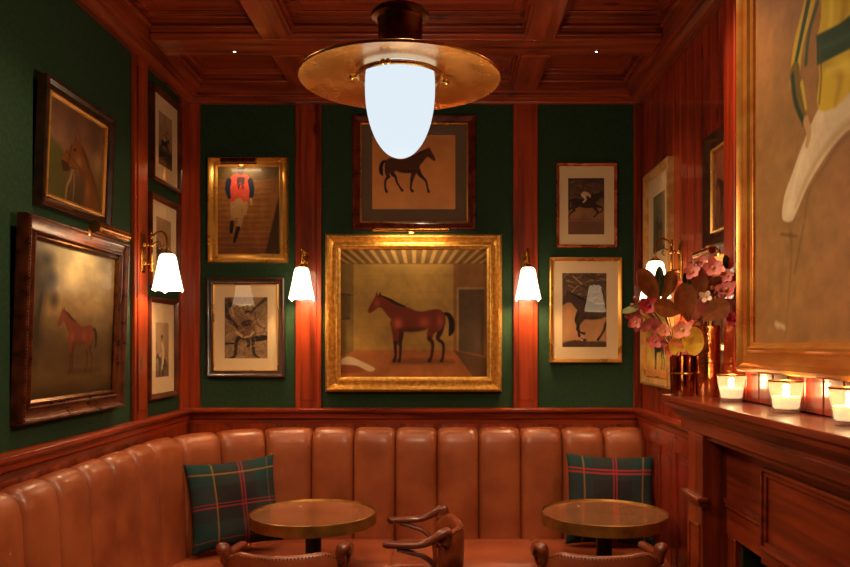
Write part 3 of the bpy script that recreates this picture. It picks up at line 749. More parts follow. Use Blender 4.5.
# -- gilt frame: jockey walking away
def pt_jockey():
    p=Paint((80,85,372,492),150,(120,72,32))
    p.vgrad([(85,(96,70,36)),(150,(112,70,34)),(300,(142,88,42)),(492,(112,62,30))])
    for k in range(26):
        y=150+k*13; p.stroke([(80,y+random.uniform(-4,4)),(150,y+random.uniform(-5,5)),(230,y+random.uniform(-6,6)),(330,y+random.uniform(-6,6))],random.uniform(2,5),(92,54,26) if k%2 else (164,106,54),.5)
    p.poly([(372,210),(372,492),(305,492)],(66,42,26),1,sm=False,soft=4); p.poly([(80,85),(372,85),(372,120),(300,150),(80,148)],(86,64,34),.9,sm=False,soft=6)
    p.noise(.15,10,2)
    p.stroke([(160,300),(152,340),(152,385)],[30,22,14],(150,108,66)); p.stroke([(193,300),(184,350),(172,400)],[32,22,14],(160,116,72))
    p.stroke([(150,345),(145,388)],[20,16],(34,24,20)); p.stroke([(178,372),(165,415),(160,435)],[20,17,12],(36,26,22))
    p.poly([(150,240),(215,235),(220,290),(195,320),(150,318),(140,280)],(164,122,76)); 
    p.poly([(140,140),(165,120),(205,118),(232,140),(236,190),(232,238),(205,248),(180,228),(150,250),(134,240),(138,190)],(180,62,44))
    p.stroke([(134,150),(128,190),(136,228)],[24,24,16],(26,32,50)); p.stroke([(234,150),(242,190),(238,232)],[24,24,16],(26,32,50))
    p.stroke([(238,236),(240,262)],[14,8],(170,120,80)); p.poly([(172,135),(208,135),(208,150),(200,192),(190,165),(180,192),(172,160)],(40,34,44),.85)
    p.blob(190,106,19,22,(66,44,34)); p.stroke([(178,96),(204,94)],9,(30,24,22)); scribble(p,26,(142,130,230,235),[(214,96,70),(140,40,32)],(2,5),61,.5); scribble(p,22,(150,250,215,370),[(196,156,108),(120,84,52)],(2,4),62,.5)
    return p
c,w,h=backrect(207.5,157,287.5,262.5)
picture('framed_painting','gilt-framed picture of a red-vested jockey walking away, upper left of back wall','back',c,w,h,.058,.05,GILTS,
   prof=[(0,.002),(0,.8),(.08,1),(.2,1),(.3,.8),(.55,.55),(.72,.6),(.84,.62),(1,.35),(1,.1)],paint=pt_jockey,pane=False,pmat=OIL)

# -- black-and-white: seated man with horse
SEP=(190,150,105); INK=(38,26,20)
def pt_seated():
    p=Paint((120,128,335,428),120,(150,116,80)); p.noise(.2,7,5)
    scribble(p,60,(120,130,335,420),[(110,84,58),(184,150,110),(130,100,70)],(2,6),3,.6)
    p.stroke([(125,150),(135,220),(180,270),(205,300)],[20,24,18,12],(62,46,36)); p.stroke([(150,160),(165,220)],[12,8],(190,160,120)); p.blob(140,160,22,30,(60,44,34))
    p.stroke([(330,135),(290,165),(250,205),(238,225)],[18,13,9,6],(70,52,40)); p.stroke([(270,200),(285,260),(325,285)],[4,4,4],(60,44,34))
    p.poly([(190,270),(225,235),(262,250),(275,305),(262,335),(200,335),(184,310)],(120,84,56)); p.poly([(205,250),(250,240),(255,262),(215,270)],(60,42,32))
    p.blob(236,218,17,20,(156,112,76)); p.poly([(218,212),(224,196),(246,194),(254,208),(240,204)],(44,30,24))
    p.stroke([(200,320),(180,345),(172,412),(150,425)],[22,18,14,8],(50,38,30)); p.stroke([(262,325),(262,350),(268,405),(290,422)],[20,17,13,8],(54,40,32))
    p.stroke([(215,325),(240,345),(232,390)],[22,18,13],(60,44,34)); p.stroke([(120,356),(165,354)],8,(30,22,18)); p.poly([(262,320),(330,315),(334,335),(266,345)],(36,26,20))
    p.stroke([(180,300),(215,322),(240,318)],[16,12,10],(200,160,116)); p.stroke([(262,300),(250,318)],[14,10],(200,160,116))
    scribble(p,170,(120,130,335,420),[(60,44,34),(206,172,130),(88,66,50),(180,146,106)],(1.5,3.6),31,.65); p.blob(232,388,12,20,(150,110,78)); return p
c,w,h=backrect(206,277.5,284,377.5)
picture('framed_print','dark-framed print of a seated man, below the red-vested jockey','back',c,w,h,.040,.04,DARKF,
   prof=[(0,.002),(0,.9),(.2,1),(.5,.8),(.8,.75),(1,.5),(1,.1)],paint=pt_seated,matc=MATC,matw=(.062,.062,.075,.072),liner=(.008,GILTS))

# -- right of back wall, upper: galloping racehorse
def jock(p,x,y,s,c,f=1):
    k=p.k; P_=p.poly; S_=p.stroke; B_=p.blob; q=lambda L:[(a,y+(b-y)*k) for a,b in L]
    class p:
        poly=staticmethod(lambda L,*a,**w:P_(q(L),*a,**w)); stroke=staticmethod(lambda L,*a,**w:S_(q(L),*a,**w))
        blob=staticmethod(lambda x_,y_,rx,ry,*a,**w:B_(x_,y+(y_-y)*k,rx,ry*k,*a,**w))
    p.poly([(x-.30*s*f,y-.05*s),(x-.1*s*f,y-.28*s),(x+.18*s*f,y-.30*s),(x+.30*s*f,y-.1*s),(x+.12*s*f,y+.02*s),(x-.1*s*f,y-.08*s)],c); p.blob(x-.36*s*f,y-.16*s,.09*s,.10*s,(60,44,34))
    p.stroke([(x+.2*s*f,y-.1*s),(x+.02*s*f,y+.12*s),(x+.16*s*f,y+.3*s)],[.16*s,.12*s,.08*s],(220,190,150)); p.stroke([(x-.1*s*f,y-.15*s),(x-.24*s*f,y+.02*s)],[.09*s,.06*s],c)
def pt_race():
    p=Paint((107,125,314,452),110,(140,96,64)); p.vgrad([(125,(70,50,38)),(230,(100,72,50)),(300,(150,106,70)),(365,(146,102,68)),(452,(112,74,50))]); p.noise(.16,6,8)
    scribble(p,40,(107,128,314,250),[(44,32,26),(130,100,72),(84,62,46)],(3,9),5,.7)
    horse(p,262,372,135,(52,36,28),(38,26,22),GALLOP,flip=True,a=.95); jock(p,210,235,100,(206,168,128),-1)
    p.stroke([(107,362),(314,366)],4,(90,62,44),.6)
    p.poly([(107,375),(314,375),(314,452),(107,452)],(116,76,52),.8,sm=False,soft=5); return p
c,w,h=backrect(557,162.4,617.9,247)
picture('framed_print','narrow red-gold framed print of a galloping racehorse, upper right of back wall','back',c,w,h,.018,.03,noisy('red_gold_frame',(150,52,24),(200,104,48),scale=(10,10,10),rough=(.2,.35),metal=.5,coat=.4),
   prof=[(0,.002),(0,.9),(.25,1),(.6,.9),(1,.6),(1,.1)],paint=pt_race,matc=MATC,matw=(.057,.062,.075,.066))
def pt_run():
    p=Paint((107,105,325,457),110,(186,134,88)); p.vgrad([(105,(90,66,48)),(245,(110,80,58)),(250,(190,138,90)),(420,(196,142,94)),(457,(110,74,50))]); p.noise(.12,6,18)
    scribble(p,80,(107,108,325,240),[(50,38,30),(160,126,92),(84,62,46),(60,44,34)],(2,7),15,.8)
    p.stroke([(160,120),(205,160)],4,(190,160,120)); p.stroke([(135,215),(185,165)],4,(180,150,110))
    horse(p,188,430,190,(66,48,38),(46,32,26),[[(.02,.70),(-.05,.52),(.0,.44),(-.04,.3),(.06,.22),(.14,.20)],[(.14,.68),(.02,.50),(-.02,.42),(.0,.30),(.0,.2),(.02,.14)],WALK[2],WALK[3]],a=.97)
    p.poly([(107,440),(160,425),(215,430),(325,432),(325,457),(107,457)],(70,48,36),.9); scribble(p,10,(165,410,230,432),[(40,28,22)],(3,6),6,.8)
    return p
c,w,h=backrect(550,257,622.6,362.7)
picture('framed_print','gilt-edged print of a running horse under trees, lower right of back wall','back',c,w,h,.024,.035,GILTS,
   prof=[(0,.002),(0,.9),(.25,1),(.6,.8),(1,.5),(1,.1)],paint=pt_run,matc=MATC,matw=(.058,.072,.075,.075))

# -- left wall
def leftrect(Y0,Y1,z0,z1): return (XL,(Y0+Y1)/2,(z0+z1)/2),Y1-Y0,z1-z0
def pt_land():
    p=Paint((60,110,255,470),200,(150,118,60),k=2.1)
    p.vgrad([(110,(150,134,98)),(170,(176,148,92)),(250,(150,118,64)),(300,(112,86,44)),(345,(84,62,30)),(375,(62,44,20)),(420,(96,66,32)),(470,(40,28,14))]); p.noise(.2,4,12); p.noise(.1,12,13)
    p.glow(190,190,60,70,(200,170,110),.4)  # pale lamp glare on the varnish, painted into the sky colour
    for (x,y,rx,ry) in ((62,170,40,60),(88,150,26,30),(80,215,34,60),(62,290,34,90),(98,190,20,34),(106,240,14,30),(70,340,24,60)): p.blob(x,y,rx,ry,(44,32,16),.9,soft=.9)
    p.stroke([(70,380),(72,300),(80,230)],[14,10,6],(44,32,18))
    for k in range(9): p.blob(150+k*13,330-4*(k%3),12,9,(92,72,38),.5,soft=.8)
    p.poly([(60,352),(255,345),(255,470),(60,470)],(100,74,36),.45,sm=False,soft=8); p.noise(.14,9,14,ax=1,ay=2)
    p.poly([(140,415),(160,408),(215,408),(222,414),(180,420)],(58,40,20),.8,soft=4)
    horse(p,143,414,59,(106,42,20),(66,28,14),STAND,hi=(150,74,40)); 
    return p
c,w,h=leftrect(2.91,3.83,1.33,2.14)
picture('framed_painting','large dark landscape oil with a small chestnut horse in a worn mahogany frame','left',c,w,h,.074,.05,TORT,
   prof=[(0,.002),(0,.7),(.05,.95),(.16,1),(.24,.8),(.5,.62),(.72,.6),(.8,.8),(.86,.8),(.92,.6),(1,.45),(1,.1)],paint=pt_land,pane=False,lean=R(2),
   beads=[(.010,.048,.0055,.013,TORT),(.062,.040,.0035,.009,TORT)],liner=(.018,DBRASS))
def pt_head():
    p=Paint((45,95,238,500),170,(110,76,46)); p.vgrad([(95,(104,70,50)),(260,(126,88,62)),(330,(104,76,44)),(500,(66,50,28))]); p.noise(.16,4,22)
    p.poly([(45,270),(110,330),(110,500),(45,500)],(78,74,30),.8,soft=12); p.noise(.08,14,23)
    p.poly([(168,300),(150,345),(175,400),(176,500),(228,500),(222,400),(200,330),(170,250),(150,222),(140,235)],(104,56,24))
    p.poly([(140,225),(125,250),(104,290),(92,335),(96,368),(106,372),(122,358),(138,345),(160,342),(178,320),(172,268),(158,232)],(116,66,28))
    p.poly([(92,335),(96,372),(108,376),(120,360),(112,340)],(58,38,24)); p.poly([(134,232),(131,175),(142,225)],(96,58,28),sm=False); p.poly([(145,228),(146,170),(157,232)],(112,66,32),sm=False)
    p.blob(134,266,5,7,(26,16,10)); p.glow(150,310,10,24,(190,130,70),.5); p.stroke([(108,290),(122,305),(158,340)],3,(54,32,18)); p.stroke([(122,252),(118,300),(112,345)],2.5,(54,32,18)); p.stroke([(100,350),(125,350),(150,342)],2.5,(54,32,18))
    p.stroke([(128,355),(122,400),(112,440),(110,495)],[3,7,6,5],(196,150,100),.5); p.stroke([(132,355),(136,420),(134,495)],[3,5,4],(180,130,84),.45)
    p.stroke([(160,240),(185,310),(212,380),(226,450)],[6,12,12,8],(80,46,22),.8); p.glow(185,420,10,50,(176,108,54),.45)
    return p
c,w,h=leftrect(3.07,3.70,2.193,2.722)
picture('framed_painting','dark-framed portrait of a brown horse head, high on the left wall','left',c,w,h,.05,.045,DARKF,
   prof=[(0,.002),(0,.85),(.08,1),(.3,.95),(.5,.6),(.8,.5),(1,.4),(1,.1)],paint=pt_head,pane=False,liner=(.016,GILTS),lean=R(2.4),pmat=vcol('oil_portrait',.4,coat=.6,coatr=.12,bump=.2,bscale=200))
def pt_hunt(v):
    def f():
        p=Paint((85,135,152,360),100,(168,128,88),k=2.3); p.vgrad([(135,(176,138,100)),(270,(150,110,76)),(300,(70,50,38)),(360,(120,84,58))]); p.noise(.12,5,30+v)
        if v==0:
            p.poly([(85,318),(100,300),(125,306),(152,298),(152,332),(85,330)],(60,44,34)); horse(p,128,305,26,(52,38,30),(40,28,24),GALLOP,flip=True); jock(p,117,236,22,(84,64,50),-1); p.blob(124,208,4,9,(70,50,40))
        elif v==1:
            for x in (94,112,130): horse(p,x,322,19,(56,40,32),(42,30,26),WALK); jock(p,x+9,262,15,(96,74,56),1)
        else:
            p.vgrad([(135,(184,146,106)),(290,(170,130,92)),(320,(120,88,62)),(360,(140,104,74))]); p.noise(.12,6,33)
            horse(p,103,352,31,(58,42,34),(40,30,26),STAND); p.stroke([(122,300),(124,255),(118,225)],[9,12,8],(206,178,140)); p.stroke([(122,250),(112,268),(104,272)],[5,4,3],(190,160,124)); p.blob(117,200,5,12,(84,58,42)); p.poly([(110,196),(117,184),(124,196)],(40,30,26)); p.stroke([(122,290),(118,318),(121,340)],[7,5,4],(214,190,150)); p.stroke([(121,330),(121,350)],[5,5],(30,24,22))
        return p
    return f
FR=noisy('walnut_frame',(58,22,12),(96,40,20),scale=(14,14,14),rough=(.25,.4),coat=.5)
pp=[(0,.002),(0,.9),(.25,1),(.6,.85),(1,.5),(1,.1)]
for (Y0,Y1,z0,z1,v,lab) in ((4.27,4.72,2.555,3.09,0,'narrow walnut-framed print of a jumping rider, topmost of three beside the corner'),
                        (4.235,4.70,1.965,2.48,1,'walnut-framed print of riders partly hidden by the left wall sconce'),
                        (4.22,4.66,1.33,1.903,2,'walnut-framed print of a rider, lowest of three beside the left corner')):
    c,w,h=leftrect(Y0,Y1,z0,z1)
    picture('framed_print',lab,'left',c,w,h,.03,.035,FR,prof=pp,paint=pt_hunt(v),matc=MATC,matw=(.085,.085,.085,.085) if v!=2 else (.09,.08,.11,.09))

# -- right wall
def rightrect(Yfar,Ynear,z0,z1,x=XR): return (x,(Yfar+Ynear)/2,(z0+z1)/2),Yfar-Ynear,z1-z0
def pt_grey():
    p=Paint((0,0,60,90),90,(112,104,72)); p.vgrad([(0,(126,116,84)),(45,(104,100,68)),(90,(88,80,52))]); p.noise(.2,4,40); horse(p,20,70,24,(80,64,42),legs=STAND,a=.7); return p
c,w,h=rightrect(4.70,4.18,2.03,2.66)
picture('framed_print','pale oak-framed print with wide cream mount on the right wall above the sconce','right',c,w,h,.045,.04,PALEG,prof=pp,paint=pt_grey,matc=MATC,matw=(.10,.085,.11,.10),pane=True)
def pt_yellow():
    p=Paint((0,0,60,60),90,(190,160,60)); p.vgrad([(0,(150,120,50)),(20,(196,160,66)),(45,(206,176,84)),(60,(190,120,60))]); p.noise(.2,5,41); horse(p,24,54,26,(34,26,22),legs=STAND); p.blob(48,30,5,12,(190,60,50),.8); p.blob(14,28,4,12,(186,120,50),.8); return p
c,w,h=rightrect(4.77,4.18,1.396,1.92)
picture('framed_print','pale oak-framed picture of a dark horse on yellow ground behind the flowers','right',c,w,h,.05,.04,PALEG,prof=pp,paint=pt_yellow,pane=False,liner=(.012,GILTS),pmat=OILM)
def pt_brown():
    p=Paint((0,0,60,80),90,(150,80,46)); p.vgrad([(0,(156,84,50)),(80,(96,56,32))]); p.noise(.2,4,42); horse(p,18,64,28,(70,34,20)); return p
c,w,h=rightrect(3.595,3.16,2.075,2.595)
picture('framed_painting','black-framed brown picture tucked beside the projecting chimney wall','right',c,w,h,.07,.045,DARKF,
   prof=[(0,.002),(0,.8),(.1,1),(.35,.9),(.6,.6),(.85,.5),(1,.4),(1,.1)],paint=pt_brown,pane=True,liner=(.012,GILTS),pmat=PRINT)
c,w,h=rightrect(3.58,3.16,1.60,2.035)
picture('framed_painting','small gilt-framed picture half hidden behind the bouquet on the right wall','right',c,w,h,.045,.04,GILTS,paint=pt_brown,pane=False,pmat=OILM)

# -- the big jockey portrait over the mantel
XP=1.075
def cv(px,py):          # photo point on the canvas plane -> canvas coordinates (m from its far left/top)
    Y=XP*770/(px-446); z=CH+(344-py)/770*Y; return (2.745-Y, 3.0-z)
def pt_big():
    W=2.745-1.40; H=3.0-1.648
    p=Paint((0,0,W,H),300,(150,104,60)); Q=lambda *l:[cv(a,b) for a,b in l]
    p.vgrad([(0,(136,88,50)),(.5,(150,100,58)),(H,(158,106,58))]); p.glow(.25,.9,.3,.6,(150,116,58),.5); p.noise(.10,3,50); p.noise(.08,14,51,ax=1,ay=2.2)
    # breeches
    breech=Q((808,108),(794,141),(784,170),(776,194),(774,216),(783,219),(789,207),(800,181),(816,154),(833,132),(850,119),(870,113),(890,115),(908,130),(922,160),(930,215),(955,215),(962,150),(950,100),(930,80),(870,80),(850,84),(829,88),(815,100))
    p.poly(breech,(214,188,148)); p.noise(.10,30,77); p.stroke(Q((850,92),(900,92)),.05,(188,156,118),.5,soft=.02)
    p.stroke(Q((850,112),(832,126),(814,148),(798,176),(787,205)),[.03,.03,.02,.016,.010],(170,134,92),.7,soft=.012)
    p.stroke(Q((802,130),(790,165),(781,205)),[.015,.022,.018],(230,208,172),.7,soft=.012)
    p.stroke(Q((850,124),(832,138),(816,162),(800,190),(796,216)),[.014,.014,.012,.012],(116,84,50),.7,soft=.006)
    # boots only sketched in
    p.stroke(Q((782,232),(783,250),(780,300),(777,335)),[.03,.012,.006,.004],(104,74,44),.5,soft=.008); p.stroke(Q((795,222),(790,250),(786,270)),.010,(90,64,38),.5,soft=.006)
    p.stroke(Q((770,325),(768,322),(776,326)),.015,(222,196,150),.8,soft=.008); p.stroke(Q((773,232),(788,234)),.010,(90,62,36),.6); p.stroke(Q((848,190),(838,230),(836,270),(842,330)),.010,(130,92,56),.25,soft=.01)
    # silks
    body=Q((806,-120),(812,0),(807,40),(810,70),(808,100),(815,108),(830,100),(842,88),(870,90),(900,95),(930,80),(940,0),(935,-120))
    p.poly(body,(204,168,40)); 
    for q in (Q((812,60),(830,70),(826,100)),Q((830,-40),(835,0),(828,30)),Q((860,70),(852,92)),Q((880,-60),(868,0),(880,30))): p.stroke(q,[.02,.035,.02],(168,128,34),.7,soft=.012)
    for q in (Q((818,68),(838,62),(846,80)),Q((845,-20),(850,10)),Q((815,-60),(822,-10),(820,30))): p.stroke(q,[.02,.03,.02],(230,204,80),.7,soft=.012)
    p.poly(Q((807,32),(830,20),(860,-5),(900,-30),(940,-40),(940,5),(900,10),(870,22),(840,45),(808,62)),(32,62,40),sm=False); p.stroke(Q((812,45),(845,28),(880,5)),[.012,.02,.02],(56,92,58),.6,soft=.01)
    p.stroke(Q((812,-120),(806,-40),(800,0),(790,40),(786,75)),[.14,.10,.075,.07,.07],(196,158,48)); p.stroke(Q((803,-20),(792,35),(785,70)),[.03,.025,.02],(34,66,44)); p.stroke(Q((808,0),(800,30),(797,60)),[.02,.02,.02],(40,70,40),.8)
    p.stroke(Q((786,70),(789,95),(797,122)),[.07,.065,.03],(110,86,34)); p.stroke(Q((784,72),(787,98),(795,120)),[.02,.02,.015],(34,56,40)); p.stroke(Q((793,80),(797,105)),[.02,.015],(190,160,60))
    p.stroke(Q((797,118),(800,130),(798,142)),[.035,.03,.02],(186,140,96)); p.stroke(Q((810,40),(812,70),(810,100)),.01,(90,70,30),.7)
    return p
bc=(1.12,(2.85+1.295)/2,(1.54+3.09)/2)
picture('framed_painting','very large gilt-framed painting of a jockey in yellow silks above the mantel','right',bc,2.85-1.295,3.09-1.54,.105,.05,GILTR,
   prof=[(0,.002),(0,.8),(.05,.95),(.14,1),(.22,.85),(.3,.62),(.5,.5),(.66,.55),(.74,.75),(.82,.8),(.88,.6),(.97,.55),(1,.5),(1,.1)],paint=pt_big,pane=False,pmat=OILM)

# ------------------------------------------------------------------ lights over pictures
def picture_light(label,side,c,L,rad,reach,mat=BRASS,power=0.6,tilt=R(28)):
    """c: point on the frame top the arm springs from (world). local -y points into the room"""
    t=thing('picture_light',label,'lamp',c,SIDES[side][0])
    MB().lathe([(0,0),(.016,0),(.016,-.006),(0,-.008)],16,axis='Y',cap=False).build('mounting_boss',mat,t)
    MB().tube(smooth_path([(0,0,0),(0,-reach*.3,.028),(0,-reach*.75,.030),(0,-reach,.008)],6),.0045,8).build('arm',mat,t)
    m=MB(); n=20
    # half-open trough shade, thick shell
    P=[];Q_=[]
    for x in (-L/2,L/2):
        ro=[];ri=[]
        for k in range(n+1):
            a=R(-12)+R(294)*k/n
            ro.append((x,-reach+rad*math.cos(a),rad*math.sin(a))); ri.append((x,-reach+(rad-.0015)*math.cos(a),(rad-.0015)*math.sin(a)))
        P.append(ro+ri[::-1])
    m.grid(P,wrap=True)
    for x in (-L/2,L/2-.002): m.lathe([(0,0),(rad*1.04,0),(rad*1.04,.002),(0,.002)],n,c=(x,-reach,0),axis='X',cap=False)
    m.build('shade',mat,t,ang=50)
    MB().tube([(-L/2+.02,-reach,0),(L/2-.02,-reach,0)],rad*.4,10).build('tube_bulb',emis('picture_bulb',(1,.74,.42),12),t)
    l=bpy.data.lights.new('picture_lamp','AREA'); l.shape='RECTANGLE'; l.size=L*.85; l.size_y=rad*1.2; l.energy=power; l.color=(1,.74,.42)
    o=bpy.data.objects.new('picture_lamp',l); col.objects.link(o); o.parent=t; o.location=(0,-reach+rad*.7,-rad*.7); o.rotation_euler=(tilt,0,0)
    return t
picture_light('bright flat brass picture light over the stable horse painting','back',(at(411.5,234,4.86).x,4.828,2.345),.47,.015,.10,BRASS,1.4)
picture_light('short dark bronze picture light over the red-vested jockey','back',(at(242,157,4.86).x,4.85,2.775),.22,.020,.07,DBRASS,.7)
picture_light('angled brass tube light over the dark landscape painting','left',(-1.578,3.398,2.135),.32,.024,.10,BRASS,1.0)
picture_light('brass light above the half-hidden picture on the right wall','right',(1.20,3.38,2.04),.22,.016,.07,BRASS,.5)

# ------------------------------------------------------------------ wall sconces
def sconce():
    t=thing('wall_sconce','x','lamp',(0,0,0),group='brass wall sconces with white glass shades')
    m=MB(); m.box(-.026,.026,-.007,0,-.105,.105); m.box(-.020,.020,-.011,-.007,-.095,.095); m.build('backplate',BRASS,t,bevel=.004)
    m=MB(); 
    for z in (.045,-.055): m.tube([(0,0,z),(0,-.05,z)],.006,10); m.lathe([(0,-.011),(.013,-.011),(.010,-.018),(.006,-.024),(0,-.024)],14,c=(0,0,z),axis='Y',cap=False); m.ball((0,-.032,z),.010,10,7)
    m.build('bracket',BRASS,t)
    m=MB(); m.tube([(0,-.05,-.085),(0,-.05,.10)],.0065,10)
    for z,r in ((-.09,.010),(-.055,.012),(.045,.012),(.085,.010),(.105,.008)): m.ball((0,-.05,z),r,10,7)
    m.build('upright',BRASS,t)
    m=MB(); m.tube(smooth_path([(0,-.05,.085),(0,-.075,.108),(0,-.105,.115),(0,-.128,.09),(0,-.136,.045),(0,-.136,.015)],6),.0055,10)
    m.tube(smooth_path([(0,-.05,.03),(0,-.07,.055),(0,-.09,.06),(0,-.10,.04),(0,-.09,.025)],5),.004,8)
    m.build('curved_arm',BRASS,t)
    m=MB(); m.lathe([(0,.022),(.010,.020),(.016,.012),(.024,.006),(.026,-.006),(.022,-.008)],20,c=(0,-.136,0),cap=False); m.ball((0,-.136,.028),.007,8,6); m.build('shade_holder',BRASS,t)
    def mod(r,z,a):
        k=max(0,min(1,(-.06-z)/.13)); fl=1+.012*k*math.cos(6*a+PI)
        zz=z-(.014*max(0,math.cos(3*(a+PI/2)))**14 if z<-.19 else 0)
        return r*fl,zz
    pr=[(.020,-.002),(.034,-.006),(.043,-.018),(.048,-.04),(.056,-.085),(.066,-.135),(.076,-.18),(.080,-.197),(.077,-.197),(.063,-.135),(.052,-.085),(.044,-.04),(.038,-.02),(.020,-.010)]
    MB().lathe(pr,48,c=(0,-.136,0),cap=False,mod=mod).build('glass_shade',SHADE,t,ang=60)
    l=bpy.data.lights.new('sconce_bulb','POINT'); l.energy=SCP; l.color=(1,.66,.34); l.shadow_soft_size=.02
    o=bpy.data.objects.new('sconce_bulb',l); col.objects.link(o); o.parent=t; o.location=(0,-.136,-.15)
    return t
SCP=6.5
s0=sconce(); s0.location=(-.888,YB-.028,2.115); s0['label']='brass sconce with white bell shade on the left pilaster of the back wall'
s1=copy_tree(s0); s1.location=(.505,YB-.028,2.115); s1['label']='brass sconce with white bell shade on the right pilaster of the back wall'
s2=copy_tree(s0); s2.location=(XL+.028,4.11,2.125); s2.rotation_euler=(0,0,R(90)); s2['label']='brass sconce seen from the side on the left wall pilaster'
s3=copy_tree(s0); s3.location=(XR,4.06,2.08); s3.rotation_euler=(0,0,R(-90)); s3['label']='brass sconce on the right wall, its shade just above the flowers'

# ------------------------------------------------------------------ pendant
PX,PY=-.155,2.6
t=thing('pendant_lamp','large brass pendant with wide copper disc and long white opal shade','lamp',(PX,PY,2.530))
r=.338
MB().lathe([(r,-.002),(r+.004,.003),(r,.008),(r-.02,.012),(.25,.022),(.17,.030),(.11,.036)],96,cap=False).lathe([(.11,.033),(.17,.027),(.25,.018),(r-.02,.008),(r,-.002)],96,cap=False).build('disc',COPPER,t,ang=80)
MB().lathe([(.140,.020),(.146,.018),(.149,.012),(.146,.006),(.140,.004),(.137,.012),(.140,.020)],64,cap=False).build('retaining_ring',BRASS,t)
for a in (R(254),R(260),R(12),R(186)):
    m=MB(); m.tube([(.142*math.cos(a),.142*math.sin(a),.010),(.162*math.cos(a),.162*math.sin(a),.006)],.006,8); m.ball((.162*math.cos(a),.162*math.sin(a),.006),.010,10,7)
    m.build('thumbscrew',BRASS,t)
gp=[(.112,.045),(.117,.012),(.118,-.035),(.115,-.085),(.107,-.13),(.095,-.17),(.079,-.205),(.060,-.232),(.040,-.250),(.018,-.260),(0,-.262)]
MB().lathe(smooth_path(gp,4),64,cap=False).build('opal_shade',PEND,t,ang=80)
MB().lathe([(.11,.034),(.105,.06),(.080,.075),(.075,.085),(.075,.20),(.078,.205),(.096,.21),(.098,.22),(.092,.23),(.060,.235),(.055,.245),(.03,.25),(.012,.26)],48,cap=False).build('collar',DBRASS,t)
MB().lathe([(.011,.25),(.011,.62)],16).build('stem',DBRASS,t)
MB().lathe([(.02,.60),(.055,.625),(.065,.645),(.065,.655),(0,.655)],32,cap=False).build('ceiling_rose',DBRASS,t)

# ------------------------------------------------------------------ things on the mantel
SH=1.425
def candle(x,y,label):
    t=thing('votive_candle',label,'candle holder',(x,y,SH),group='candle glasses along the mantel')
    MB().lathe([(0,0),(.036,0),(.039,.003),(.052,.097),(.0525,.1),(.0495,.1),(.0365,.014),(0,.012)],40,cap=False).build('glass',GLASSC,t)
    MB().lathe([(.0518,.097),(.0535,.099),(.0535,.1015),(.049,.1015),(.049,.099)],40,cap=False).build('rim',BRASS,t)
    wm,nt,b=newmat('candle_wax_emissive'); b.inputs['Base Color'].default_value=lin((250,236,205)); b.inputs['Roughness'].default_value=.35
    b.inputs['Subsurface Weight'].default_value=.6; b.inputs['Subsurface Radius'].default_value=(.03,.02,.01); b.inputs['Subsurface Scale'].default_value=.6; b.inputs['Emission Color'].default_value=(1,.74,.42,1); b.inputs['Emission Strength'].default_value=.9  # wax emits faintly to stand in for flame light glowing through it
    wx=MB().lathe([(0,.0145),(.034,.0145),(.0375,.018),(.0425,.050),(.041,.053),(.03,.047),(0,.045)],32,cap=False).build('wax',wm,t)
    MB().tube([(0,0,.042),(0,0,.053)],.001,6).build('wick',BLACK,wx)
    MB().lathe([(0,.049),(.007,.053),(.010,.060),(.008,.070),(.004,.080),(0,.087)],16,cap=False).build('flame',emis('candle_flame',(1,.72,.35),60),t)
    l=bpy.data.lights.new('candle_light','POINT'); l.energy=.42; l.color=(1,.66,.32); l.shadow_soft_size=.012
    o=bpy.data.objects.new('candle_light',l); col.objects.link(o); o.parent=t; o.location=(0,0,.090)
    return t
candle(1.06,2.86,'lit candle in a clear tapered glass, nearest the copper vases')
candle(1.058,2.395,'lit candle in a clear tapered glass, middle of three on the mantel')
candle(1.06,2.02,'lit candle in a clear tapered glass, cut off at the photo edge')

v1=thing('copper_vase','tall hammered copper vase holding flowers at the mantel end','vase',(1.078,3.175,SH))
hp=[(0,0),(.044,0),(.0465,.004),(.049,.1),(.053,.2),(.056,.285),(.058,.288),(.058,.291),(.054,.291),(.051,.2),(.047,.1),(.043,.012),(0,.01)]
MB().lathe(hp,64,cap=False).build('body',HAMC,v1)
v2=thing('copper_tumbler','shorter ribbed copper tumbler holding flowers at the mantel tip','vase',(.984,3.205,SH))
MB().lathe([(0,0),(.043,0),(.046,.006),(.048,.08),(.050,.165),(.052,.17),(.049,.17),(.046,.08),(.043,.01),(0,.008)],64,cap=False,mod=lambda r,z,a:(r*(1+.03*math.cos(16*a)) if r>.01 else r,z)).build('body',noisy('dark_copper',(110,62,36),(190,120,70),scale=(12,12,12),rough=(.08,.2),metal=1,bump=.5,bscale=60),v2)
MB().lathe([(.0505,.09),(.0525,.092),(.0525,.096),(.0505,.098)],48,cap=False).build('band',BRASS,v2)

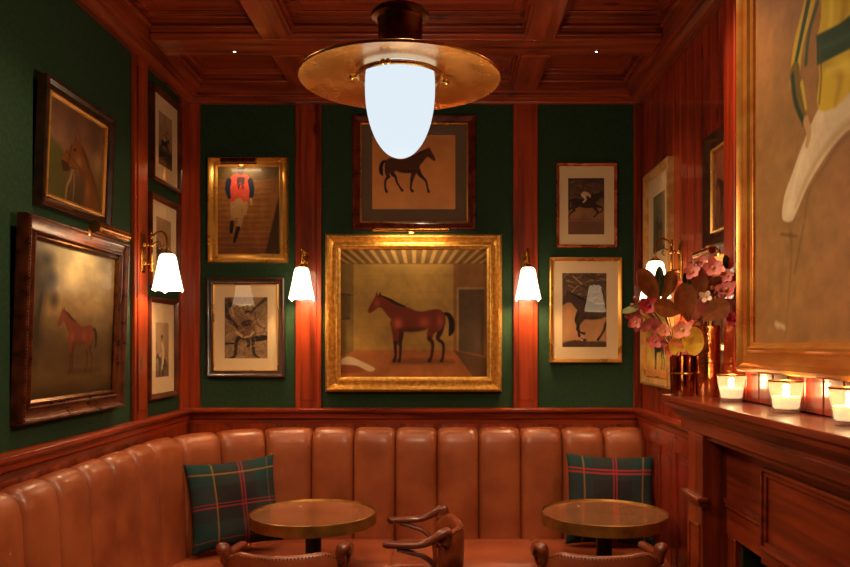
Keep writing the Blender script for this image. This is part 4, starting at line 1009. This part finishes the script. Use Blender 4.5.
# flowers -------------------------------------------------------------
def fmat(name,c1,c2,rough=.45,sss=0,coat=0):
    return noisy(name,c1,c2,scale=(30,30,30),rough=(rough,rough+.15),bump=.15,bscale=200,coat=coat,coatr=.3)
BRL=fmat('magnolia_leaf_back',(112,52,14),(150,80,26)); GRL=fmat('magnolia_leaf_green',(24,50,24),(40,72,36),.25,coat=.3)
PNK=fmat('pink_petal',(214,96,92),(238,150,140)); RDP=fmat('crimson_petal',(140,12,26),(186,30,44)); WHT=fmat('cream_petal',(230,190,160),(244,220,196))
YLW=fmat('yellow_leaf',(196,140,20),(226,178,50)); RST=fmat('rust_leaf',(130,44,40),(176,78,62)); STM=fmat('stem',(70,46,28),(96,62,36)); BERRY=fmat('berry',(120,50,34),(150,84,50),.25)
def blade(m,base,d,nrm,L,W,curl=.15,n=10,fold=.12,ob=1.0,th=.0012):
    """a leaf or petal with thickness"""
    d=Vector(d).normalized(); nrm=Vector(nrm); nrm=(nrm-d*nrm.dot(d)).normalized(); s=d.cross(nrm); base=Vector(base)
    top=[];bot=[]
    for i in range(n+1):
        t=i/n; w=W/2*(math.sin(PI*min(1,(t**ob)*.95+.02))**.62)*(1 if t<.99 else .4) 
        c=base+d*L*t+nrm*(curl*L*(t*t)); r=[];q=[]
        for k in (-1,-.6,-.2,.2,.6,1):
            p=c+s*w*k+nrm*(fold*w*abs(k)**1.5); r.append(tuple(p+nrm*th)); q.append(tuple(p-nrm*th))
        top.append(r);bot.append(q)
    loop=[r+q[::-1] for r,q in zip(top,bot)]
    m.grid(loop,wrap=True)
    for e in (loop[0],loop[-1]): b=len(m.v); m.v+=e; m.face(range(b,b+len(e)))
T1=Vector((1.078,3.175,SH+.27)); T2=Vector((.984,3.205,SH+.15))
def stem_to(t,p,vase,r=.0022):
    v=T1 if vase==1 else T2; p=Vector(p)
    a=v+(p-v)*.0; a=a+Vector((max(-.03,min(.03,(p.x-v.x)*.25)),max(-.03,min(.03,(p.y-v.y)*.25)),0))
    b0=Vector((v.x-(a.x-v.x)*.4,v.y-(a.y-v.y)*.4,SH+.03))
    mid=(a+p)/2+Vector((0,0,.03 if p.z>v.z else .05))
    MB().tube(smooth_path([b0,a,mid,p],6),r,6).build('stem',STM,t)
def leaf_spray(label,px,py,Y,vase,dirs,mat,L,W,grp,cat='foliage',name='magnolia_leaf'):
    p=at(px,py,Y); t=thing(name,label,cat,(0,0,0),group=grp)
    stem_to(t,p,vase)
    for (d,n,k) in dirs:
        m=MB(); blade(m,p,d,n,L*k,W*k,curl=.12); m.build('leaf',mat,t,ang=80)
    return t
g='magnolia leaves in the mantel bouquet'
def mag(label,b0,tp,Y,wpx,vase,mat=BRL,nrm=(.1,-1,.25),dy=-.02):
    p=at(b0[0],b0[1],Y); q=at(tp[0],tp[1],Y+dy); t=thing('magnolia_leaf',label,'foliage',(0,0,0),group=g); stem_to(t,p,vase)
    m=MB(); blade(m,p,q-p,nrm,(q-p).length,wpx*Y/770,curl=.10,ob=1.35,n=14,fold=.18); m.build('leaf',mat,t,ang=80)
    m=MB(); d=(q-p); m.tube([tuple(p+d*k/6+Vector(nrm).normalized()*(.0016+.10*d.length*(k/6)**2)) for k in range(6)],.0010,5); m.build('midrib',fmat('midrib',(150,96,50),(170,110,60)),t)
mag('large upright brown leaf at the centre of the bouquet',(689,321),(680,283),3.02,25,1)
mag('brown leaf leaning far left above the crimson blossom',(658,302),(637,270),3.08,21,2)
mag('dark green leaf standing left of the brown centre leaf',(659,300),(658,266),3.12,10,2,GRL)
mag('dusky brown leaf behind the dark green leaf',(663,301),(672,270),3.16,16,2)
mag('broad brown leaf lying low left of the centre leaf',(681,312),(652,306),3.03,20,2)
mag('brown leaf reaching low towards the gilt frame',(703,320),(728,302),2.99,21,1)
mag('brown leaf rising right of the centre leaf',(692,304),(703,273),3.08,16,1)
mag('green leaf above the centre of the bouquet',(686,292),(689,266),3.14,12,1,GRL)
mag('dusky brown leaf between the pink blossoms',(705,300),(722,276),3.10,16,1)
mag('maroon leaf low behind the centre leaf',(694,320),(706,296),3.06,13,1,RST)
def blossom(label,px,py,Y,vase,mat,size,face=(-.3,-1,.2),n=5,heart=YLW,grp='blossoms in the mantel bouquet',cat='flower',name='blossom',curl=.25,w=.75):
    p=at(px,py,Y); t=thing(name,label,cat,(0,0,0),group=grp); stem_to(t,p,vase)
    f=Vector(face).normalized(); u=f.orthogonal().normalized(); v=f.cross(u)
    for k in range(n):
        a=2*PI*k/n+.3; d=u*math.cos(a)+v*math.sin(a); m=MB(); blade(m,p+d*.002,d+f*.25,f,size*random.uniform(.85,1.1),size*w,curl=curl*random.uniform(.4,1.3),n=7); m.build('petal',mat,t,ang=80)
    MB().ball(tuple(p+f*.006),size*.16,10,7).build('flower_heart',heart,t)
    return t
blossom('largest pale pink blossom high on the right of the bouquet',713,268,3.02,1,PNK,.045)
blossom('deep pink blossom facing the gilt frame',727,290,3.0,1,fmat('deep_pink_petal',(196,70,76),(220,116,110)),.048,face=(-.5,-.6,.3))
blossom('small pink blossom left of the pale pink one',692,272,3.1,1,PNK,.036)
blossom('crimson blossom at the left of the bouquet',649,306,3.08,2,RDP,.040,n=7,heart=RDP)
blossom('pink blossom in front of the tall copper vase rim',682,330,2.98,2,fmat('coral_petal',(220,120,96),(238,160,130)),.042)
blossom('coral blossom hanging lowest before the tumbler',672,348,3.04,2,fmat('salmon_petal',(214,92,78),(234,130,110)),.036,face=(-.2,-1,-.1))
blossom('rosy blossom low left in front of the yellow picture',655,341,3.12,2,fmat('rose_petal',(206,76,80),(228,118,110)),.034,face=(-.4,-1,0))
blossom('small cream blossom among the right hand leaves',706,297,2.98,1,WHT,.026,n=4)
blossom('small red blossom drooping beside the gilt frame',733,320,2.93,1,RDP,.030,heart=RDP)
blossom('dusky pink blossom behind the candle side of the bouquet',722,306,3.06,1,fmat('dusky_petal',(150,70,60),(190,110,92)),.040)
blossom('small rosy blossom far left under the pale leaf',636,322,3.10,2,fmat('rosy_petal',(180,60,64),(206,110,96)),.028,face=(-.6,-1,0))
blossom('small coral blossom between the tumbler and yellow leaves',664,331,3.02,2,fmat('coral_small_petal',(206,96,76),(232,140,110)),.030)
blossom('tiny pink blossom at the very top of the bouquet',701,262,3.12,1,PNK,.026,n=5)
blossom('pale pink blossom on the right beside the chimney frame',728,276,3.0,1,PNK,.030,face=(-.7,-.8,.1))
g='drooping coloured leaf sprays'
D=lambda sx,dz:((sx,-.2,dz),(0,-1,.2),random.uniform(.8,1.1))
leaf_spray('rust red leaves drooping far left of the bouquet',640,314,3.14,2,[D(-1,-.2),D(-.8,-.9),D(-.3,-1),D(-1,.3)],RST,.075,.038,g,name='leaf_spray')
leaf_spray('rust red leaves hanging above the yellow picture',652,318,3.08,2,[D(-.7,-.9),D(.1,-1),D(.6,-.8)],RST,.075,.038,g,name='leaf_spray')
leaf_spray('yellow leaves against the tall copper vase',692,327,3.0,1,[((.0,-.2,-1),(-.2,-1,.1),1.45),((.5,-.1,-.9),(0,-1,.2),.8),((-.6,-.2,-.8),(0,-1,.2),.8)],YLW,.080,.056,g,name='leaf_spray')
leaf_spray('yellow leaves hanging over the tumbler',674,338,3.04,2,[D(-.1,-1),D(.5,-.9)],YLW,.070,.040,g,name='leaf_spray')
leaf_spray('maroon leaves spilling right behind the candle',724,300,3.04,1,[D(.5,-1),D(.2,-1),D(.7,-.4),D(-.3,-1)],fmat('maroon_leaf',(110,30,36),(150,52,52)),.07,.035,g,name='leaf_spray')
leaf_spray('pinkish leaves filling the middle of the bouquet',703,285,3.12,1,[D(-.8,.5),D(.4,1),D(1,.2),D(-.2,1)],fmat('pinkish_leaf',(168,60,60),(206,110,96)),.075,.04,g,name='leaf_spray')
leaf_spray('dark green leaves at the top right of the bouquet',728,270,3.06,1,[D(.3,.8),D(-.3,.9),D(.6,-.3)],GRL,.06,.03,g,name='leaf_spray')
leaf_spray('pale green pointed leaf sticking out at far left',641,306,3.1,2,[((-1,-.1,-.35),(0,-1,.3),1)],fmat('pale_leaf',(120,130,80),(160,160,110)),.09,.028,g,name='leaf_spray')
def berries(label,pxs,vase,Y):
    t=thing('berry_sprig',label,'foliage',(0,0,0),group='berry sprigs in the mantel bouquet')
    p0=at(pxs[0][0],pxs[0][1],Y); stem_to(t,p0,vase)
    m=MB()
    for (x,y) in pxs:
        p=at(x,y,Y+random.uniform(-.02,.02)); m.ball(tuple(p),.0085,8,6); m.tube([tuple(p),tuple(p0)],.0011,5)
    m.build('berries',BERRY,t)
berries('brown berry sprig at the far left of the bouquet',[(640,302),(635,298),(632,305),(638,310),(645,300),(634,313),(629,309)],2,3.1)
berries('brown berry sprig on the right of the bouquet',[(716,292),(712,288),(721,290),(710,296),(724,296),(718,299)],1,2.98)
berries('pink tinged berry sprig at the top of the bouquet',[(700,268),(697,262),(704,263),(694,268),(708,270),(690,262)],1,3.12)

# ------------------------------------------------------------------ light and camera
def spot(loc,e,ang=80,blend=.6,colr=(1,.72,.42),size=.03,rot=(0,0,0)):
    l=bpy.data.lights.new('ceiling_or_fill_spot','SPOT'); l.energy=e; l.spot_size=R(ang); l.spot_blend=blend; l.color=colr; l.shadow_soft_size=size
    o=bpy.data.objects.new('ceiling_or_fill_spot',l); col.objects.link(o); o.location=loc; o.rotation_euler=rot; return o
def area(loc,e,sx,sy,rot,colr=(1,.7,.4)):
    l=bpy.data.lights.new('room_light','AREA'); l.shape='RECTANGLE'; l.size=sx; l.size_y=sy; l.energy=e; l.color=colr
    o=bpy.data.objects.new('room_light',l); col.objects.link(o); o.location=loc; o.rotation_euler=rot; return o
spot((-1.125,4.06,ZB-.02),9,100); spot((.80,4.06,ZB-.02),9,100)
for x in (-1.0,-.15,.75):
    for y in (2.9,1.2,-.2): spot((x,y,ZB-.02),32,120,.8)  # unseen spots added as warm ambient fill for the room
l=bpy.data.lights.new('pendant_bulb','POINT'); l.energy=32; l.color=(1,.76,.5); l.shadow_soft_size=.1
o=bpy.data.objects.new('pendant_bulb',l); col.objects.link(o); o.location=(PX,PY,2.15)
w=bpy.data.worlds.new('World'); sc.world=w; w.use_nodes=True; w.node_tree.nodes['Background'].inputs[0].default_value=(0,0,0,1)

cam=bpy.data.cameras.new('Camera'); co=bpy.data.objects.new('Camera',cam); col.objects.link(co)
co.location=(0,0,CH); co.rotation_euler=(R(90),0,0); cam.sensor_width=36; cam.lens=770/850*36
cam.shift_x=-(446-425)/850; cam.shift_y=(344-283.5)/850; cam.clip_start=.05
sc.camera=co
sc.view_settings.view_transform='Standard'; sc.view_settings.look='None'; sc.view_settings.gamma=1; sc.view_settings.exposure=0
sc.view_settings.use_curve_mapping=False
